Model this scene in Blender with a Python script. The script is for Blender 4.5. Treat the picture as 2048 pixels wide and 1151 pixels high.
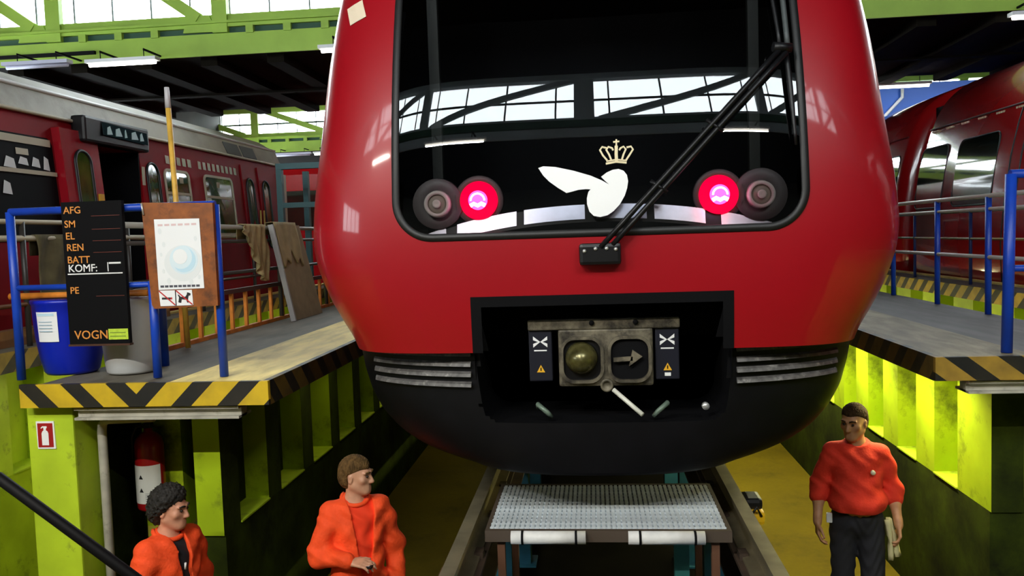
import bpy, bmesh, math, random
import numpy as np
from mathutils import Vector, Matrix
random.seed(7)
SC = bpy.context.scene
COL = SC.collection
for _o in list(bpy.data.objects):
    bpy.data.objects.remove(_o)

# ------------------------------------------------------------------ camera
# world: X to the right, Y along the tracks away from the camera, Z up, pit floor at z = 0
cam_data = bpy.data.cameras.new('camera')
cam_data.sensor_fit = 'HORIZONTAL'
cam_data.sensor_width = 36.0
cam_data.lens = 1650.0 * 36.0 / 2048.0
cam_data.clip_start = 0.05
cam_data.clip_end = 400
cam = bpy.data.objects.new('camera', cam_data)
COL.objects.link(cam)
_m = Matrix(((0.99491587, 0.02693179, 0.0970417),
             (0.09511799, 0.06531836, -0.99332073),
             (-0.03309052, 0.99750097, 0.06242458))).to_4x4()
_m.translation = (-0.05, 0.0, 3.0)
cam.matrix_world = _m
SC.camera = cam

# ------------------------------------------------------------------ sky (bright overcast) and exposure
world = bpy.data.worlds.new('overcast_sky')
SC.world = world
world.use_nodes = True
_bg = world.node_tree.nodes['Background']
_bg.inputs['Color'].default_value = (0.93, 0.97, 1.0, 1)
_bg.inputs['Strength'].default_value = 15.0
SC.view_settings.view_transform = 'Standard'
SC.view_settings.look = 'None'
SC.view_settings.exposure = 0.2
SC.view_settings.gamma = 1.0
SC.view_settings.use_curve_mapping = False
SC.cycles.max_bounces = 8
SC.cycles.transparent_max_bounces = 16
SC.cycles.sample_clamp_indirect = 6.0

# hall dimensions
XW = 14.0            # half width of the hall
YB, YF = -9.0, 46.0  # rear and far end walls
CEIL = 6.5           # low ceiling bays
RT = 9.0             # roof of the raised glazed bays
GZ0, GZ1 = 7.15, 8.75  # clerestory glazing
DECK = 2.2           # platform level
RAIL = 1.45          # rail level
BAYS = ((-2.0, 14.7), (20.8, 30.5))   # raised bays (glazed at both ends)
LOWS = ((YB, -2.0), (14.7, 20.8), (30.5, YF))

def portal(x0, x1, y, z0, z1, face):
    d = bpy.data.lights.new('skylight_portal', 'AREA')
    d.shape = 'RECTANGLE'; d.size = x1 - x0; d.size_y = z1 - z0
    d.cycles.is_portal = True
    o = bpy.data.objects.new('skylight_portal', d); COL.objects.link(o)
    o.location = ((x0 + x1) / 2, y, (z0 + z1) / 2)
    o.rotation_euler = (math.radians(90 if face > 0 else -90), 0, 0)
portal(-XW, XW, -2.06, GZ0, GZ1, 1)
portal(-XW, XW, 14.76, GZ0, GZ1, -1)

# ------------------------------------------------------------------ helpers
def tag(o, label=None, cat=None, group=None, kind=None):
    if label: o['label'] = label
    if cat: o['category'] = cat
    if group: o['group'] = group
    if kind: o['kind'] = kind
    return o

def thing(name, label, cat, loc=(0, 0, 0), group=None, rz=0.0):
    o = bpy.data.objects.new(name, None)
    o.empty_display_size = 0.1
    COL.objects.link(o)
    o.location = loc
    o.rotation_euler = (0, 0, rz)
    return tag(o, label, cat, group)

def link_mesh(name, me, mat, parent=None, smooth=None):
    o = bpy.data.objects.new(name, me)
    COL.objects.link(o)
    if mat is not None and not me.materials:
        for m in (mat if isinstance(mat, (list, tuple)) else [mat]):
            me.materials.append(m)
    if parent is not None:
        o.parent = parent
        # keep world-space mesh coordinates: parents made by thing() may be moved away from the origin
        o.matrix_parent_inverse = world_of(parent).inverted()
    return o

def world_of(o):
    m = Matrix.LocRotScale(o.location, o.rotation_euler, o.scale)
    if o.parent is not None:
        m = world_of(o.parent) @ o.matrix_parent_inverse @ m
    return m

class MB:
    """collects simple shapes (world coordinates) and links them as ONE mesh object"""
    def __init__(s):
        s.v = []; s.f = []; s.mi = []; s.sm = []
    def add(s, verts, faces, mi=0, smooth=False):
        b = len(s.v)
        s.v += [tuple(map(float, p)) for p in verts]
        for f in faces:
            s.f.append(tuple(i + b for i in f)); s.mi.append(mi); s.sm.append(smooth)
        return s
    def box(s, x0, x1, y0, y1, z0, z1, mi=0):
        v = [(x, y, z) for z in (z0, z1) for y in (y0, y1) for x in (x0, x1)]
        return s.add(v, [(0, 2, 3, 1), (4, 5, 7, 6), (0, 1, 5, 4), (2, 6, 7, 3), (0, 4, 6, 2), (1, 3, 7, 5)], mi)
    def bbox(s, x0, x1, y0, y1, z0, z1, b=0.01, mi=0):
        """box with bevelled vertical and horizontal edges"""
        bm = bmesh.new()
        bmesh.ops.create_cube(bm, size=1.0)
        for v in bm.verts:
            v.co = Vector(((x0 + x1) / 2 + v.co.x * (x1 - x0), (y0 + y1) / 2 + v.co.y * (y1 - y0), (z0 + z1) / 2 + v.co.z * (z1 - z0)))
        bmesh.ops.bevel(bm, geom=bm.edges[:], offset=b, segments=2, affect='EDGES', profile=0.6)
        bm.verts.index_update()
        s.add([v.co for v in bm.verts], [[v.index for v in f.verts] for f in bm.faces], mi)
        bm.free()
        return s
    def beam(s, a, b, w, h, mi=0, up=(0, 0, 1)):
        """rectangular bar from a to b"""
        a = Vector(a); b = Vector(b); d = (b - a).normalized(); u = Vector(up)
        if abs(d.dot(u)) > 0.98: u = Vector((0, 1, 0))
        r = d.cross(u).normalized(); u = r.cross(d).normalized()
        v = []
        for p in (a, b):
            for sx, sz in ((-1, -1), (1, -1), (1, 1), (-1, 1)):
                v.append(p + r * (sx * w / 2) + u * (sz * h / 2))
        return s.add(v, [(3, 2, 1, 0), (4, 5, 6, 7), (0, 1, 5, 4), (1, 2, 6, 5), (2, 3, 7, 6), (3, 0, 4, 7)], mi)
    def tube(s, pts, r, n=12, mi=0, caps=True):
        """round bar along a polyline; r may be a list"""
        pts = [Vector(p) for p in pts]
        rs = r if isinstance(r, (list, tuple)) else [r] * len(pts)
        d0 = (pts[1] - pts[0]).normalized()
        u = Vector((0, 0, 1)) if abs(d0.z) < 0.9 else Vector((1, 0, 0))
        v = []
        for i, p in enumerate(pts):
            if i == 0: d = pts[1] - pts[0]
            elif i == len(pts) - 1: d = pts[-1] - pts[-2]
            else: d = (pts[i + 1] - p).normalized() + (p - pts[i - 1]).normalized()
            d.normalize()
            a = d.cross(u)
            if a.length < 1e-4: a = d.cross(Vector((0, 1, 0)))
            a.normalize(); b = a.cross(d).normalized(); u = b
            for k in range(n):
                t = 2 * math.pi * k / n
                v.append(p + a * (math.cos(t) * rs[i]) + b * (math.sin(t) * rs[i]))
        f = []
        for i in range(len(pts) - 1):
            for k in range(n):
                k2 = (k + 1) % n
                f.append((i * n + k, i * n + k2, (i + 1) * n + k2, (i + 1) * n + k))
        base = len(s.v)
        s.add(v, f, mi, True)
        if caps:
            s.f.append(tuple(base + k for k in reversed(range(n)))); s.mi.append(mi); s.sm.append(False)
            s.f.append(tuple(base + (len(pts) - 1) * n + k for k in range(n))); s.mi.append(mi); s.sm.append(False)
        return s
    def lathe(s, prof, c, n=32, mi=0, axis='z'):
        """profile [(r, h)] turned about an axis through c"""
        v = []
        for r, h in prof:
            for k in range(n):
                t = 2 * math.pi * k / n
                p = {'z': (r * math.cos(t), r * math.sin(t), h), 'y': (r * math.cos(t), h, -r * math.sin(t)), 'x': (h, r * math.cos(t), r * math.sin(t))}[axis]
                v.append((c[0] + p[0], c[1] + p[1], c[2] + p[2]))
        f = [(i * n + k, i * n + (k + 1) % n, (i + 1) * n + (k + 1) % n, (i + 1) * n + k) for i in range(len(prof) - 1) for k in range(n)]
        base = len(s.v)
        s.add(v, f, mi, True)
        for i, rev in ((0, True), (len(prof) - 1, False)):
            if prof[i][0] > 1e-5:
                idx = [base + i * n + k for k in range(n)]
                s.f.append(tuple(reversed(idx)) if rev else tuple(idx)); s.mi.append(mi); s.sm.append(False)
        return s
    def prism(s, poly, d, mi=0):
        """planar polygon (3-D points) extruded by vector d"""
        n = len(poly); d = Vector(d)
        v = [Vector(p) for p in poly] + [Vector(p) + d for p in poly]
        f = [tuple(range(n)), tuple(reversed(range(n, 2 * n)))] + [(i, i + n, (i + 1) % n + n, (i + 1) % n) for i in range(n)]
        return s.add(v, f, mi)
    def mesh(s, name, fix=True):
        me = bpy.data.meshes.new(name)
        me.from_pydata(s.v, [], s.f)
        me.polygons.foreach_set('material_index', s.mi)
        me.polygons.foreach_set('use_smooth', s.sm)
        if fix:
            bm = bmesh.new(); bm.from_mesh(me)
            bmesh.ops.recalc_face_normals(bm, faces=bm.faces[:])
            bm.to_mesh(me); bm.free()
        me.update()
        return me
    def build(s, name, mat, parent=None, fix=True):
        return link_mesh(name, s.mesh(name, fix), mat, parent)

def copy_at(o, parent, loc):
    """another object that shares o's mesh"""
    c = o.copy(); COL.objects.link(c)
    if parent is not None:
        c.parent = parent; c.matrix_parent_inverse = world_of(parent).inverted()
    c.location = loc
    for k in ('label', 'group'):
        pass
    return c

def arc(cx, cy, r, a0, a1, n):
    return [(cx + r * math.cos(math.radians(a0 + (a1 - a0) * i / n)), cy + r * math.sin(math.radians(a0 + (a1 - a0) * i / n))) for i in range(n + 1)]

def text_mesh(string, size, mat, name, parent, M, depth=0.0008, align='LEFT', bold=0.0, sx=1.0):
    cu = bpy.data.curves.new('txt', 'FONT')
    cu.body = string; cu.size = size; cu.extrude = depth; cu.align_x = align; cu.offset = bold
    cu.resolution_u = 3
    t = bpy.data.objects.new('txt', cu); COL.objects.link(t)
    dg = bpy.context.evaluated_depsgraph_get(); dg.update()
    me = bpy.data.meshes.new_from_object(t.evaluated_get(dg))
    bpy.data.objects.remove(t)
    me.transform(M @ Matrix.Diagonal((sx, 1, 1, 1)))
    me.materials.clear()
    me.name = name
    return link_mesh(name, me, mat, parent)

# matrix that lays text (x right, y up) onto a plane that faces -Y at point p
def facing(p):
    return Matrix.Translation(p) @ Matrix.Rotation(math.radians(90), 4, 'X')

# ------------------------------------------------------------------ materials
MATS = {}
def mat(name, color, rough=0.5, metal=0.0, spec=0.5, var=0.0, vscale=4.0, dirt=None, dscale=2.0, dthr=(0.5, 0.75), bump=0.0, bscale=30.0, coat=0.0, emit=None, estr=0.0, stretch=None):
    if name in MATS: return MATS[name]
    m = bpy.data.materials.new(name); m.use_nodes = True
    nt = m.node_tree; N = nt.nodes; L = nt.links
    b = N['Principled BSDF']
    c = (*color, 1)
    b.inputs['Base Color'].default_value = c
    b.inputs['Roughness'].default_value = rough
    b.inputs['Metallic'].default_value = metal
    b.inputs['Specular IOR Level'].default_value = spec
    if coat:
        b.inputs['Coat Weight'].default_value = coat
        b.inputs['Coat Roughness'].default_value = 0.06
    if emit:
        b.inputs['Emission Color'].default_value = (*emit, 1)
        b.inputs['Emission Strength'].default_value = estr
    src = None
    if var or dirt or bump:
        tc = N.new('ShaderNodeTexCoord')
        vec = tc.outputs['Object']
        if stretch:
            mp = N.new('ShaderNodeMapping'); mp.inputs['Scale'].default_value = stretch
            L.new(vec, mp.inputs['Vector']); vec = mp.outputs['Vector']
    if var:
        n = N.new('ShaderNodeTexNoise'); n.inputs['Scale'].default_value = vscale; n.inputs['Detail'].default_value = 5
        L.new(vec, n.inputs['Vector'])
        mr = N.new('ShaderNodeMapRange'); mr.inputs['From Min'].default_value = 0.3; mr.inputs['From Max'].default_value = 0.7
        mr.inputs['To Min'].default_value = 1 - var; mr.inputs['To Max'].default_value = 1 + var
        L.new(n.outputs['Fac'], mr.inputs['Value'])
        mx = N.new('ShaderNodeMix'); mx.data_type = 'RGBA'; mx.blend_type = 'MULTIPLY'; mx.inputs[0].default_value = 1.0
        mx.inputs[6].default_value = c
        L.new(mr.outputs[0], mx.inputs[7])
        src = mx.outputs[2]
    if dirt:
        n = N.new('ShaderNodeTexNoise'); n.inputs['Scale'].default_value = dscale; n.inputs['Detail'].default_value = 8; n.inputs['Roughness'].default_value = 0.7
        L.new(vec, n.inputs['Vector'])
        mr = N.new('ShaderNodeMapRange'); mr.inputs['From Min'].default_value = dthr[0]; mr.inputs['From Max'].default_value = dthr[1]
        L.new(n.outputs['Fac'], mr.inputs['Value'])
        mx = N.new('ShaderNodeMix'); mx.data_type = 'RGBA'
        L.new(mr.outputs[0], mx.inputs[0])
        if src is not None: L.new(src, mx.inputs[6])
        else: mx.inputs[6].default_value = c
        mx.inputs[7].default_value = (*dirt, 1)
        src = mx.outputs[2]
    if src is not None: L.new(src, b.inputs['Base Color'])
    if bump:
        n = N.new('ShaderNodeTexNoise'); n.inputs['Scale'].default_value = bscale; n.inputs['Detail'].default_value = 4
        L.new(vec, n.inputs['Vector'])
        bp = N.new('ShaderNodeBump'); bp.inputs['Strength'].default_value = bump; bp.inputs['Distance'].default_value = 0.02
        L.new(n.outputs['Fac'], bp.inputs['Height']); L.new(bp.outputs[0], b.inputs['Normal'])
    MATS[name] = m
    return m

def glass_mat(name, tint, ior, rough=0.0):
    """thin pane: clear or tinted transmission plus mirror reflection by Fresnel"""
    m = bpy.data.materials.new(name); m.use_nodes = True
    nt = m.node_tree; N = nt.nodes; L = nt.links
    N.remove(N['Principled BSDF'])
    t = N.new('ShaderNodeBsdfTransparent'); t.inputs['Color'].default_value = (*tint, 1)
    g = N.new('ShaderNodeBsdfGlossy'); g.inputs['Roughness'].default_value = rough
    fr = N.new('ShaderNodeFresnel'); fr.inputs['IOR'].default_value = ior
    mx = N.new('ShaderNodeMixShader')
    L.new(fr.outputs[0], mx.inputs[0]); L.new(t.outputs[0], mx.inputs[1]); L.new(g.outputs[0], mx.inputs[2])
    L.new(mx.outputs[0], N['Material Output'].inputs['Surface'])
    MATS[name] = m
    return m

def hazard_mat(name, axis, period, slope, mirror_at=None, phase=0.0, ycol=(0.62, 0.42, 0.015), kcol=(0.008, 0.008, 0.008), grime=0.3):
    """yellow and black diagonal paint stripes running along one world axis (0 = x, 1 = y)"""
    m = bpy.data.materials.new(name); m.use_nodes = True
    nt = m.node_tree; N = nt.nodes; L = nt.links
    b = N['Principled BSDF']; b.inputs['Roughness'].default_value = 0.55
    tc = N.new('ShaderNodeTexCoord'); sp = N.new('ShaderNodeSeparateXYZ'); L.new(tc.outputs['Object'], sp.inputs[0])
    def math_(op, a, bv):
        k = N.new('ShaderNodeMath'); k.operation = op
        for i, q in enumerate((a, bv)):
            if q is None: continue
            if isinstance(q, (int, float)): k.inputs[i].default_value = q
            else: L.new(q, k.inputs[i])
        return k.outputs[0]
    t = sp.outputs[axis]
    if mirror_at is not None:
        t = math_('ABSOLUTE', math_('SUBTRACT', t, mirror_at), None)
    t = math_('ADD', t, math_('MULTIPLY', sp.outputs[2], slope))
    t = math_('ADD', t, phase + 100 * period)
    fr = math_('FRACT', math_('DIVIDE', t, period), None)
    st = math_('GREATER_THAN', fr, 0.56)
    mx = N.new('ShaderNodeMix'); mx.data_type = 'RGBA'
    L.new(st, mx.inputs[0]); mx.inputs[6].default_value = (*ycol, 1); mx.inputs[7].default_value = (*kcol, 1)
    n = N.new('ShaderNodeTexNoise'); n.inputs['Scale'].default_value = 9; n.inputs['Detail'].default_value = 6
    L.new(tc.outputs['Object'], n.inputs['Vector'])
    mr = N.new('ShaderNodeMapRange'); mr.inputs['From Min'].default_value = 0.35; mr.inputs['From Max'].default_value = 0.75
    mr.inputs['To Min'].default_value = 0.0; mr.inputs['To Max'].default_value = grime
    L.new(n.outputs['Fac'], mr.inputs['Value'])
    m2 = N.new('ShaderNodeMix'); m2.data_type = 'RGBA'; L.new(mr.outputs[0], m2.inputs[0]); L.new(mx.outputs[2], m2.inputs[6]); m2.inputs[7].default_value = (0.05, 0.035, 0.015, 1)
    L.new(m2.outputs[2], b.inputs['Base Color'])
    MATS[name] = m
    return m

def emit_mat(name, color, strength):
    m = bpy.data.materials.new(name); m.use_nodes = True
    N = m.node_tree.nodes; N.remove(N['Principled BSDF'])
    e = N.new('ShaderNodeEmission'); e.inputs['Color'].default_value = (*color, 1); e.inputs['Strength'].default_value = strength
    m.node_tree.links.new(e.outputs[0], N['Material Output'].inputs['Surface'])
    MATS[name] = m
    return m

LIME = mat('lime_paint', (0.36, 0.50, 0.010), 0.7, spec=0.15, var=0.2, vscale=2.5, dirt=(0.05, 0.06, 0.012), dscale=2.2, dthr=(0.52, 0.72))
LIME_CLEAN = mat('lime_paint_clean', (0.44, 0.60, 0.02), 0.55, var=0.18, vscale=3, dirt=(0.10, 0.11, 0.02), dscale=5, dthr=(0.58, 0.75))
LIME_STEEL = mat('lime_steel', (0.34, 0.52, 0.06), 0.5, var=0.12, vscale=1.5)
LIME_DARK = mat('lime_paint_shade_grime', (0.036, 0.052, 0.004), 0.8, spec=0.1, var=0.4, vscale=2.0, dirt=(0.008, 0.009, 0.004), dscale=1.7, dthr=(0.4, 0.68))  # dark lime: shade of the pit walls put into the colour, plus stains
PITFLOOR = mat('pit_floor_paint', (0.125, 0.092, 0.004), 0.85, spec=0.1, var=0.3, vscale=2.2, dirt=(0.030, 0.022, 0.004), dscale=1.1, dthr=(0.45, 0.75), bump=0.15)
RED = mat('train_red', (0.32, 0.0022, 0.008), 0.38, spec=0.35, var=0.06, vscale=1.2, coat=0.45)
RED_R = mat('train_red_side', (0.40, 0.006, 0.008), 0.2, spec=0.5, coat=1.0)
MAROON = mat('old_train_maroon', (0.26, 0.006, 0.012), 0.55, spec=0.12, var=0.2, vscale=1.2)
CREAM = mat('roof_cream_grey', (0.36, 0.33, 0.24), 0.55, var=0.2, vscale=1.5, dirt=(0.16, 0.14, 0.10), dscale=1.2)
CREAMTRIM = mat('cream_trim', (0.55, 0.50, 0.36), 0.5)
BLACK = mat('black_matt', (0.0022, 0.0022, 0.003), 0.75, spec=0.15)
BLACKG = mat('black_satin', (0.005, 0.005, 0.006), 0.4, spec=0.35)
SKIRT = mat('skirt_charcoal', (0.0026, 0.0026, 0.0038), 0.5, spec=0.2, var=0.3, vscale=8)
RUBBER = mat('black_rubber', (0.006, 0.006, 0.006), 0.5)
DIRTYSTEEL = mat('greasy_steel', (0.15, 0.13, 0.09), 0.55, metal=0.3, var=0.5, vscale=14, dirt=(0.02, 0.016, 0.012), dscale=9, dthr=(0.45, 0.65))
STEEL = mat('bare_steel', (0.62, 0.62, 0.60), 0.35, metal=0.6)
RAILSTEEL = mat('rail_steel', (0.34, 0.29, 0.18), 0.38, metal=0.7, var=0.3, vscale=5)
RUSTY = mat('rusty_steel', (0.05, 0.03, 0.018), 0.7, var=0.4, vscale=6)
CONC = mat('deck_grey', (0.125, 0.12, 0.115), 0.65, var=0.25, vscale=3, dirt=(0.06, 0.055, 0.05), dscale=2, stretch=(3, 0.6, 1))
CONC_L = mat('deck_olive_grey', (0.135, 0.12, 0.085), 0.65, var=0.25, vscale=3, dirt=(0.06, 0.055, 0.04), dscale=2, stretch=(3, 0.6, 1))
YLINE = mat('worn_yellow_paint', (0.86, 0.68, 0.22), 0.6, var=0.25, vscale=3.5, dirt=(0.58, 0.43, 0.13), dscale=3, dthr=(0.5, 0.72), stretch=(3, 0.7, 1))
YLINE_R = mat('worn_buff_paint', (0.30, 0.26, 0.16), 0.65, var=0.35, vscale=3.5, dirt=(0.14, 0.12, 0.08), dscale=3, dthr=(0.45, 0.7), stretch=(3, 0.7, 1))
WHITEBEAM = mat('white_paint_dirty', (0.42, 0.40, 0.33), 0.55, var=0.25, vscale=6, dirt=(0.10, 0.09, 0.06), dscale=7, dthr=(0.55, 0.75))
WHITE = mat('white_paint', (0.8, 0.8, 0.8), 0.5)
DECAL = mat('white_decal', (0.92, 0.92, 0.92), 0.5)
GOLD = mat('pale_gold_decal', (0.80, 0.68, 0.42), 0.45)
BLUE = mat('blue_paint', (0.006, 0.055, 0.46), 0.4, var=0.15, vscale=6)
BLUEPL = mat('blue_plastic', (0.002, 0.015, 0.42), 0.35)
WHITEPL = mat('white_plastic', (0.52, 0.53, 0.52), 0.4, var=0.08)
BROWN = mat('brown_hardboard', (0.27, 0.075, 0.010), 0.5, var=0.3, vscale=12, dirt=(0.10, 0.03, 0.008), dscale=10, dthr=(0.5, 0.7))
PAPER = mat('white_paper', (0.88, 0.89, 0.9), 0.55)
PAPERGREY = mat('poster_shade', (0.80, 0.83, 0.84), 0.6)
PAPERBLUE = mat('poster_pale_blue', (0.55, 0.76, 0.88), 0.6)
ORANGE = mat('orange_paint', (0.62, 0.20, 0.02), 0.5, var=0.25, vscale=10)
ORANGELET = mat('orange_lettering', (0.75, 0.28, 0.05), 0.5)
WHITELET = mat('white_lettering', (0.85, 0.85, 0.85), 0.5)
REDLET = mat('red_print', (0.55, 0.02, 0.02), 0.5)
SIGNRED = mat('sign_red', (0.36, 0.008, 0.012), 0.45)
LABELGREEN = mat('green_label', (0.50, 0.68, 0.05), 0.5, var=0.15, vscale=60)
CARD = mat('tan_board', (0.27, 0.20, 0.10), 0.7, var=0.15, vscale=8)
CLOTH = mat('beige_cloth', (0.36, 0.28, 0.13), 0.9, var=0.2, vscale=8)
OLIVECLOTH = mat('olive_cloth', (0.12, 0.10, 0.045), 0.9, var=0.25, vscale=8, bump=0.5, bscale=8)
TEAL = mat('teal_steel', (0.07, 0.17, 0.18), 0.5)
GREENM = mat('green_sheet', (0.01, 0.15, 0.06), 0.5)
BLUEWALL = mat('blue_sheet', (0.02, 0.12, 0.55), 0.5)
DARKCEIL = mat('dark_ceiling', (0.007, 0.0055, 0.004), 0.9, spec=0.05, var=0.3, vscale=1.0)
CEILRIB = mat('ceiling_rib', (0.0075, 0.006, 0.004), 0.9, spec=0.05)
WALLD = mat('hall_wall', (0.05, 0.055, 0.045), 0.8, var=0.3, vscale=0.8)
GLASS = glass_mat('clear_pane', (0.92, 0.95, 0.96), 1.3)
FRAME = mat('glazing_bar', (0.10, 0.13, 0.12), 0.5)
WSGLASS = glass_mat('tinted_windscreen', (0.72, 0.74, 0.76), 1.85)
SIDEGLASS = mat('dark_side_glass', (0.008, 0.012, 0.008), 0.03, spec=0.9, coat=1.0)
OLDGLASS = mat('green_tinted_glass', (0.045, 0.075, 0.012), 0.06, spec=0.6, var=0.5, vscale=3)
TUBE = emit_mat('lamp_tube', (1.0, 0.95, 0.85), 9.0)
TUBE_DIM = mat('unlit_lamp', (0.5, 0.5, 0.62), 0.4)

# ================================================================== THE HALL
def struct(name, mb, m, parent=None):
    o = mb.build(name, m, parent)
    if parent is None: o['kind'] = 'structure'
    return o

fl = struct('floor', MB().box(-XW, XW, YB, YF, -0.2, 0.0), PITFLOOR)
MB().box(-0.95, 0.95, 1.0, 40, 0.0, 0.004).build('shaded_track_bed', mat('shade_black_concrete', (0.0025, 0.002, 0.0016), 0.9, spec=0.03, var=0.4, vscale=4), fl)  # black strip paints in the shade between the rails
struct('wall_rear', MB().box(-XW, XW, YB - 0.3, YB, -0.2, CEIL + 0.3), WALLD)
struct('wall_far', MB().box(-XW, XW, YF, YF + 0.3, -0.2, CEIL + 0.3), WALLD)

RTS = (RT, 8.2)
# side walls with a high band of windows
WZ0, WZ1, WP = 4.6, 6.42, 1.5
def side_wall(side, s, n):
    x0, x1 = (s * XW, s * (XW + 0.3)) if s > 0 else (s * (XW + 0.3), s * XW)
    w = MB().box(x0, x1, YB - 0.3, YF + 0.3, -0.2, WZ0).box(x0, x1, YB - 0.3, YF + 0.3, WZ1, CEIL + 0.3)
    for i, (a, b) in enumerate(BAYS): w.box(x0, x1, a - 0.3, b + 0.3, CEIL + 0.3, RTS[i])
    struct('wall_' + side, w, WALLD)
    win = bpy.data.objects.new('window_%d' % n, None); COL.objects.link(win); win['kind'] = 'structure'
    win.location = (s * XW, 0, WZ0)
    count = int((YF - YB) / WP)
    first = None; bar = None
    for i in range(count + 1):
        y = YB + i * WP
        if bar is None:
            bar = MB().box(s * XW + s * 0.05 - 0.05, s * XW + s * 0.05 + 0.05, -0.05, 0.05, WZ0, WZ1).build('glazing_bar', FRAME, win)
            bar.location = (0, y, 0); bar.matrix_parent_inverse = world_of(win).inverted()
        else: copy_at(bar, win, (0, y, 0))
        if i < count:
            if first is None:
                first = MB().box(s * XW + s * 0.06 - 0.005, s * XW + s * 0.06 + 0.005, 0.05, WP - 0.05, WZ0, WZ1).build('pane', GLASS, win)
                first.location = (0, y, 0)
            else: copy_at(first, win, (0, y, 0))
side_wall('left', -1, 5)
wr_ = MB().box(XW, XW + 0.3, YB - 0.3, YF + 0.3, -0.2, CEIL + 0.3)
for i, (a, b) in enumerate(BAYS): wr_.box(XW, XW + 0.3, a - 0.3, b + 0.3, CEIL + 0.3, RTS[i])
struct('wall_right', wr_, WALLD)

# low ceiling bays with ribs, raised bay roofs
for i, (a, b) in enumerate(LOWS):
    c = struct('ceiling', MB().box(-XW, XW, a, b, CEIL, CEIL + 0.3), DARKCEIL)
    if i < 2:
        rb = None
        n = 22
        for k in range(n):
            x = -XW + 0.6 + k * (2 * XW - 1.2) / (n - 1)
            if rb is None:
                rb = MB().box(-0.16, 0.16, a + 0.25, b - 0.05, CEIL - 0.16, CEIL).build('ceiling_rib', CEILRIB, c); rb.location = (x, 0, 0)
            else: copy_at(rb, c, (x, 0, 0))
        MB().box(-XW, XW, (a + b) / 2 - 0.1, (a + b) / 2 + 0.1, CEIL - 0.2, CEIL - 0.16).build('ceiling_batten', CEILRIB, c)
for i, (a, b) in enumerate(BAYS):
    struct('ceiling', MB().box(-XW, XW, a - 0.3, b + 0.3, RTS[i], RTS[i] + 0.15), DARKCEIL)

# glazed end of each raised bay: window wall + lime green truss in front of it
def truss(Y, face, posts, slant, win_n, label, LIME_STEEL=LIME_STEEL, GZ1=GZ1, RT=RT):
    """face = -1: seen from the -Y side.  slant = +1: diagonals rise towards +x"""
    yg = Y + (0.12 if face < 0 else -0.12)            # glazing behind the truss
    win = bpy.data.objects.new('window_%d' % win_n, None); COL.objects.link(win); win['kind'] = 'structure'
    win.location = (0, yg, GZ0)
    P = 0.75
    n = int(2 * XW / P)
    hz = (GZ1 - GZ0 - 0.06) / 2
    pane = None
    MB().box(-XW, XW, yg - 0.03, yg + 0.03, GZ0 + hz, GZ0 + hz + 0.06).build('transom', FRAME, win)
    bar = None
    for i in range(n + 1):
        x = -XW + i * P
        if bar is None:
            bar = MB().box(-0.012, 0.012, yg - 0.03, yg + 0.03, GZ0, GZ1).build('glazing_bar', FRAME, win); bar.location = (x, 0, 0)
        else: copy_at(bar, win, (x, 0, 0))
        if i == n: break
        for r in (0, 1):
            z = GZ0 + r * (hz + 0.06)
            if pane is None:
                pane = MB().box(0.012, P - 0.012, yg - 0.005, yg + 0.005, 0, hz).build('pane', GLASS, win); pane.location = (x, 0, z)
            else: copy_at(pane, win, (x, 0, z))
    t = thing('roof_truss', label, 'truss', (0, Y, CEIL))
    f = face
    y0, y1 = (Y, Y + 0.10)
    MB().box(-XW, XW, Y - 0.02, Y + 0.02, CEIL - 0.04, 6.85).build('girder_plate', LIME_STEEL, t)
    MB().box(-XW, XW, Y + 0.03, Y + 0.12, 6.80, 7.05).build('slot_shade_backing', mat('slot_shade_green', (0.03, 0.09, 0.05), 0.7), t)  # dark plate stands in for the shadow in the gap
    MB().box(-XW, XW, Y - 0.10, Y + 0.10, 7.02, 7.06).box(-XW, XW, Y - 0.01, Y + 0.02, 7.02, GZ0 + 0.04).build('chord_angle', LIME_STEEL, t)
    MB().box(-XW, XW, Y - 0.04, Y + 0.04, 6.96, 7.02).build('chord_rail', LIME_STEEL, t)
    MB().box(-XW, XW, Y - 0.10, Y + 0.10, GZ1, RT).build('upper_chord', LIME_STEEL, t)
    cl = None
    k = 0
    for x in posts:
        MB().box(x - 0.14, x + 0.14, Y - 0.06, Y + 0.06, 6.86, GZ1 + 0.02).build('post', LIME_STEEL, t)
        if slant > 0: a, b = (x - 2.75, GZ0 - 0.02), (x - 0.12, GZ1 + 0.05)
        else: a, b = (x - 0.40, GZ0 - 0.02), (x - 2.75, GZ1 + 0.05)
        MB().beam((a[0], Y - 0.02, a[1]), (b[0], Y - 0.02, b[1]), 0.10, 0.20).build('diagonal', LIME_STEEL, t)
        MB().prism([(a[0] - 0.3, Y - 0.05, 6.88), (a[0] + 0.35, Y - 0.05, 6.88), (a[0] + 0.2, Y - 0.05, GZ0 + 0.03), (a[0] - 0.2, Y - 0.05, GZ0 + 0.03)], (0, 0.05, 0)).build('gusset', LIME_STEEL, t)
        for dx in (0.55, 1.25, 1.95):
            if cl is None:
                cl = MB().box(-0.07, 0.07, Y - 0.05, Y + 0.03, 6.83, 6.97).build('cleat', LIME_STEEL, t); cl.location = (x + dx, 0, 0)
            else: copy_at(cl, t, (x + dx, 0, 0))
    return t
t1 = truss(14.7, -1, [-9.84 + 3.2 * k for k in range(8)], -1, 2, 'lime green roof truss above the middle of the front train')
MB().box(-12.5, -9.05, 14.62, 14.68, 6.60, 6.66).build('conduit', BLACK, t1)
truss(-2.0, 1, [-12.1 + 3.0 * k for k in range(9)], 1, 1, 'roof truss tinted grey for its veiled reflection in the front train windscreen', mat('veil_grey_steel', (0.42, 0.48, 0.50), 0.55))  # grey tint imitates the pale veil over its mirror image
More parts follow.
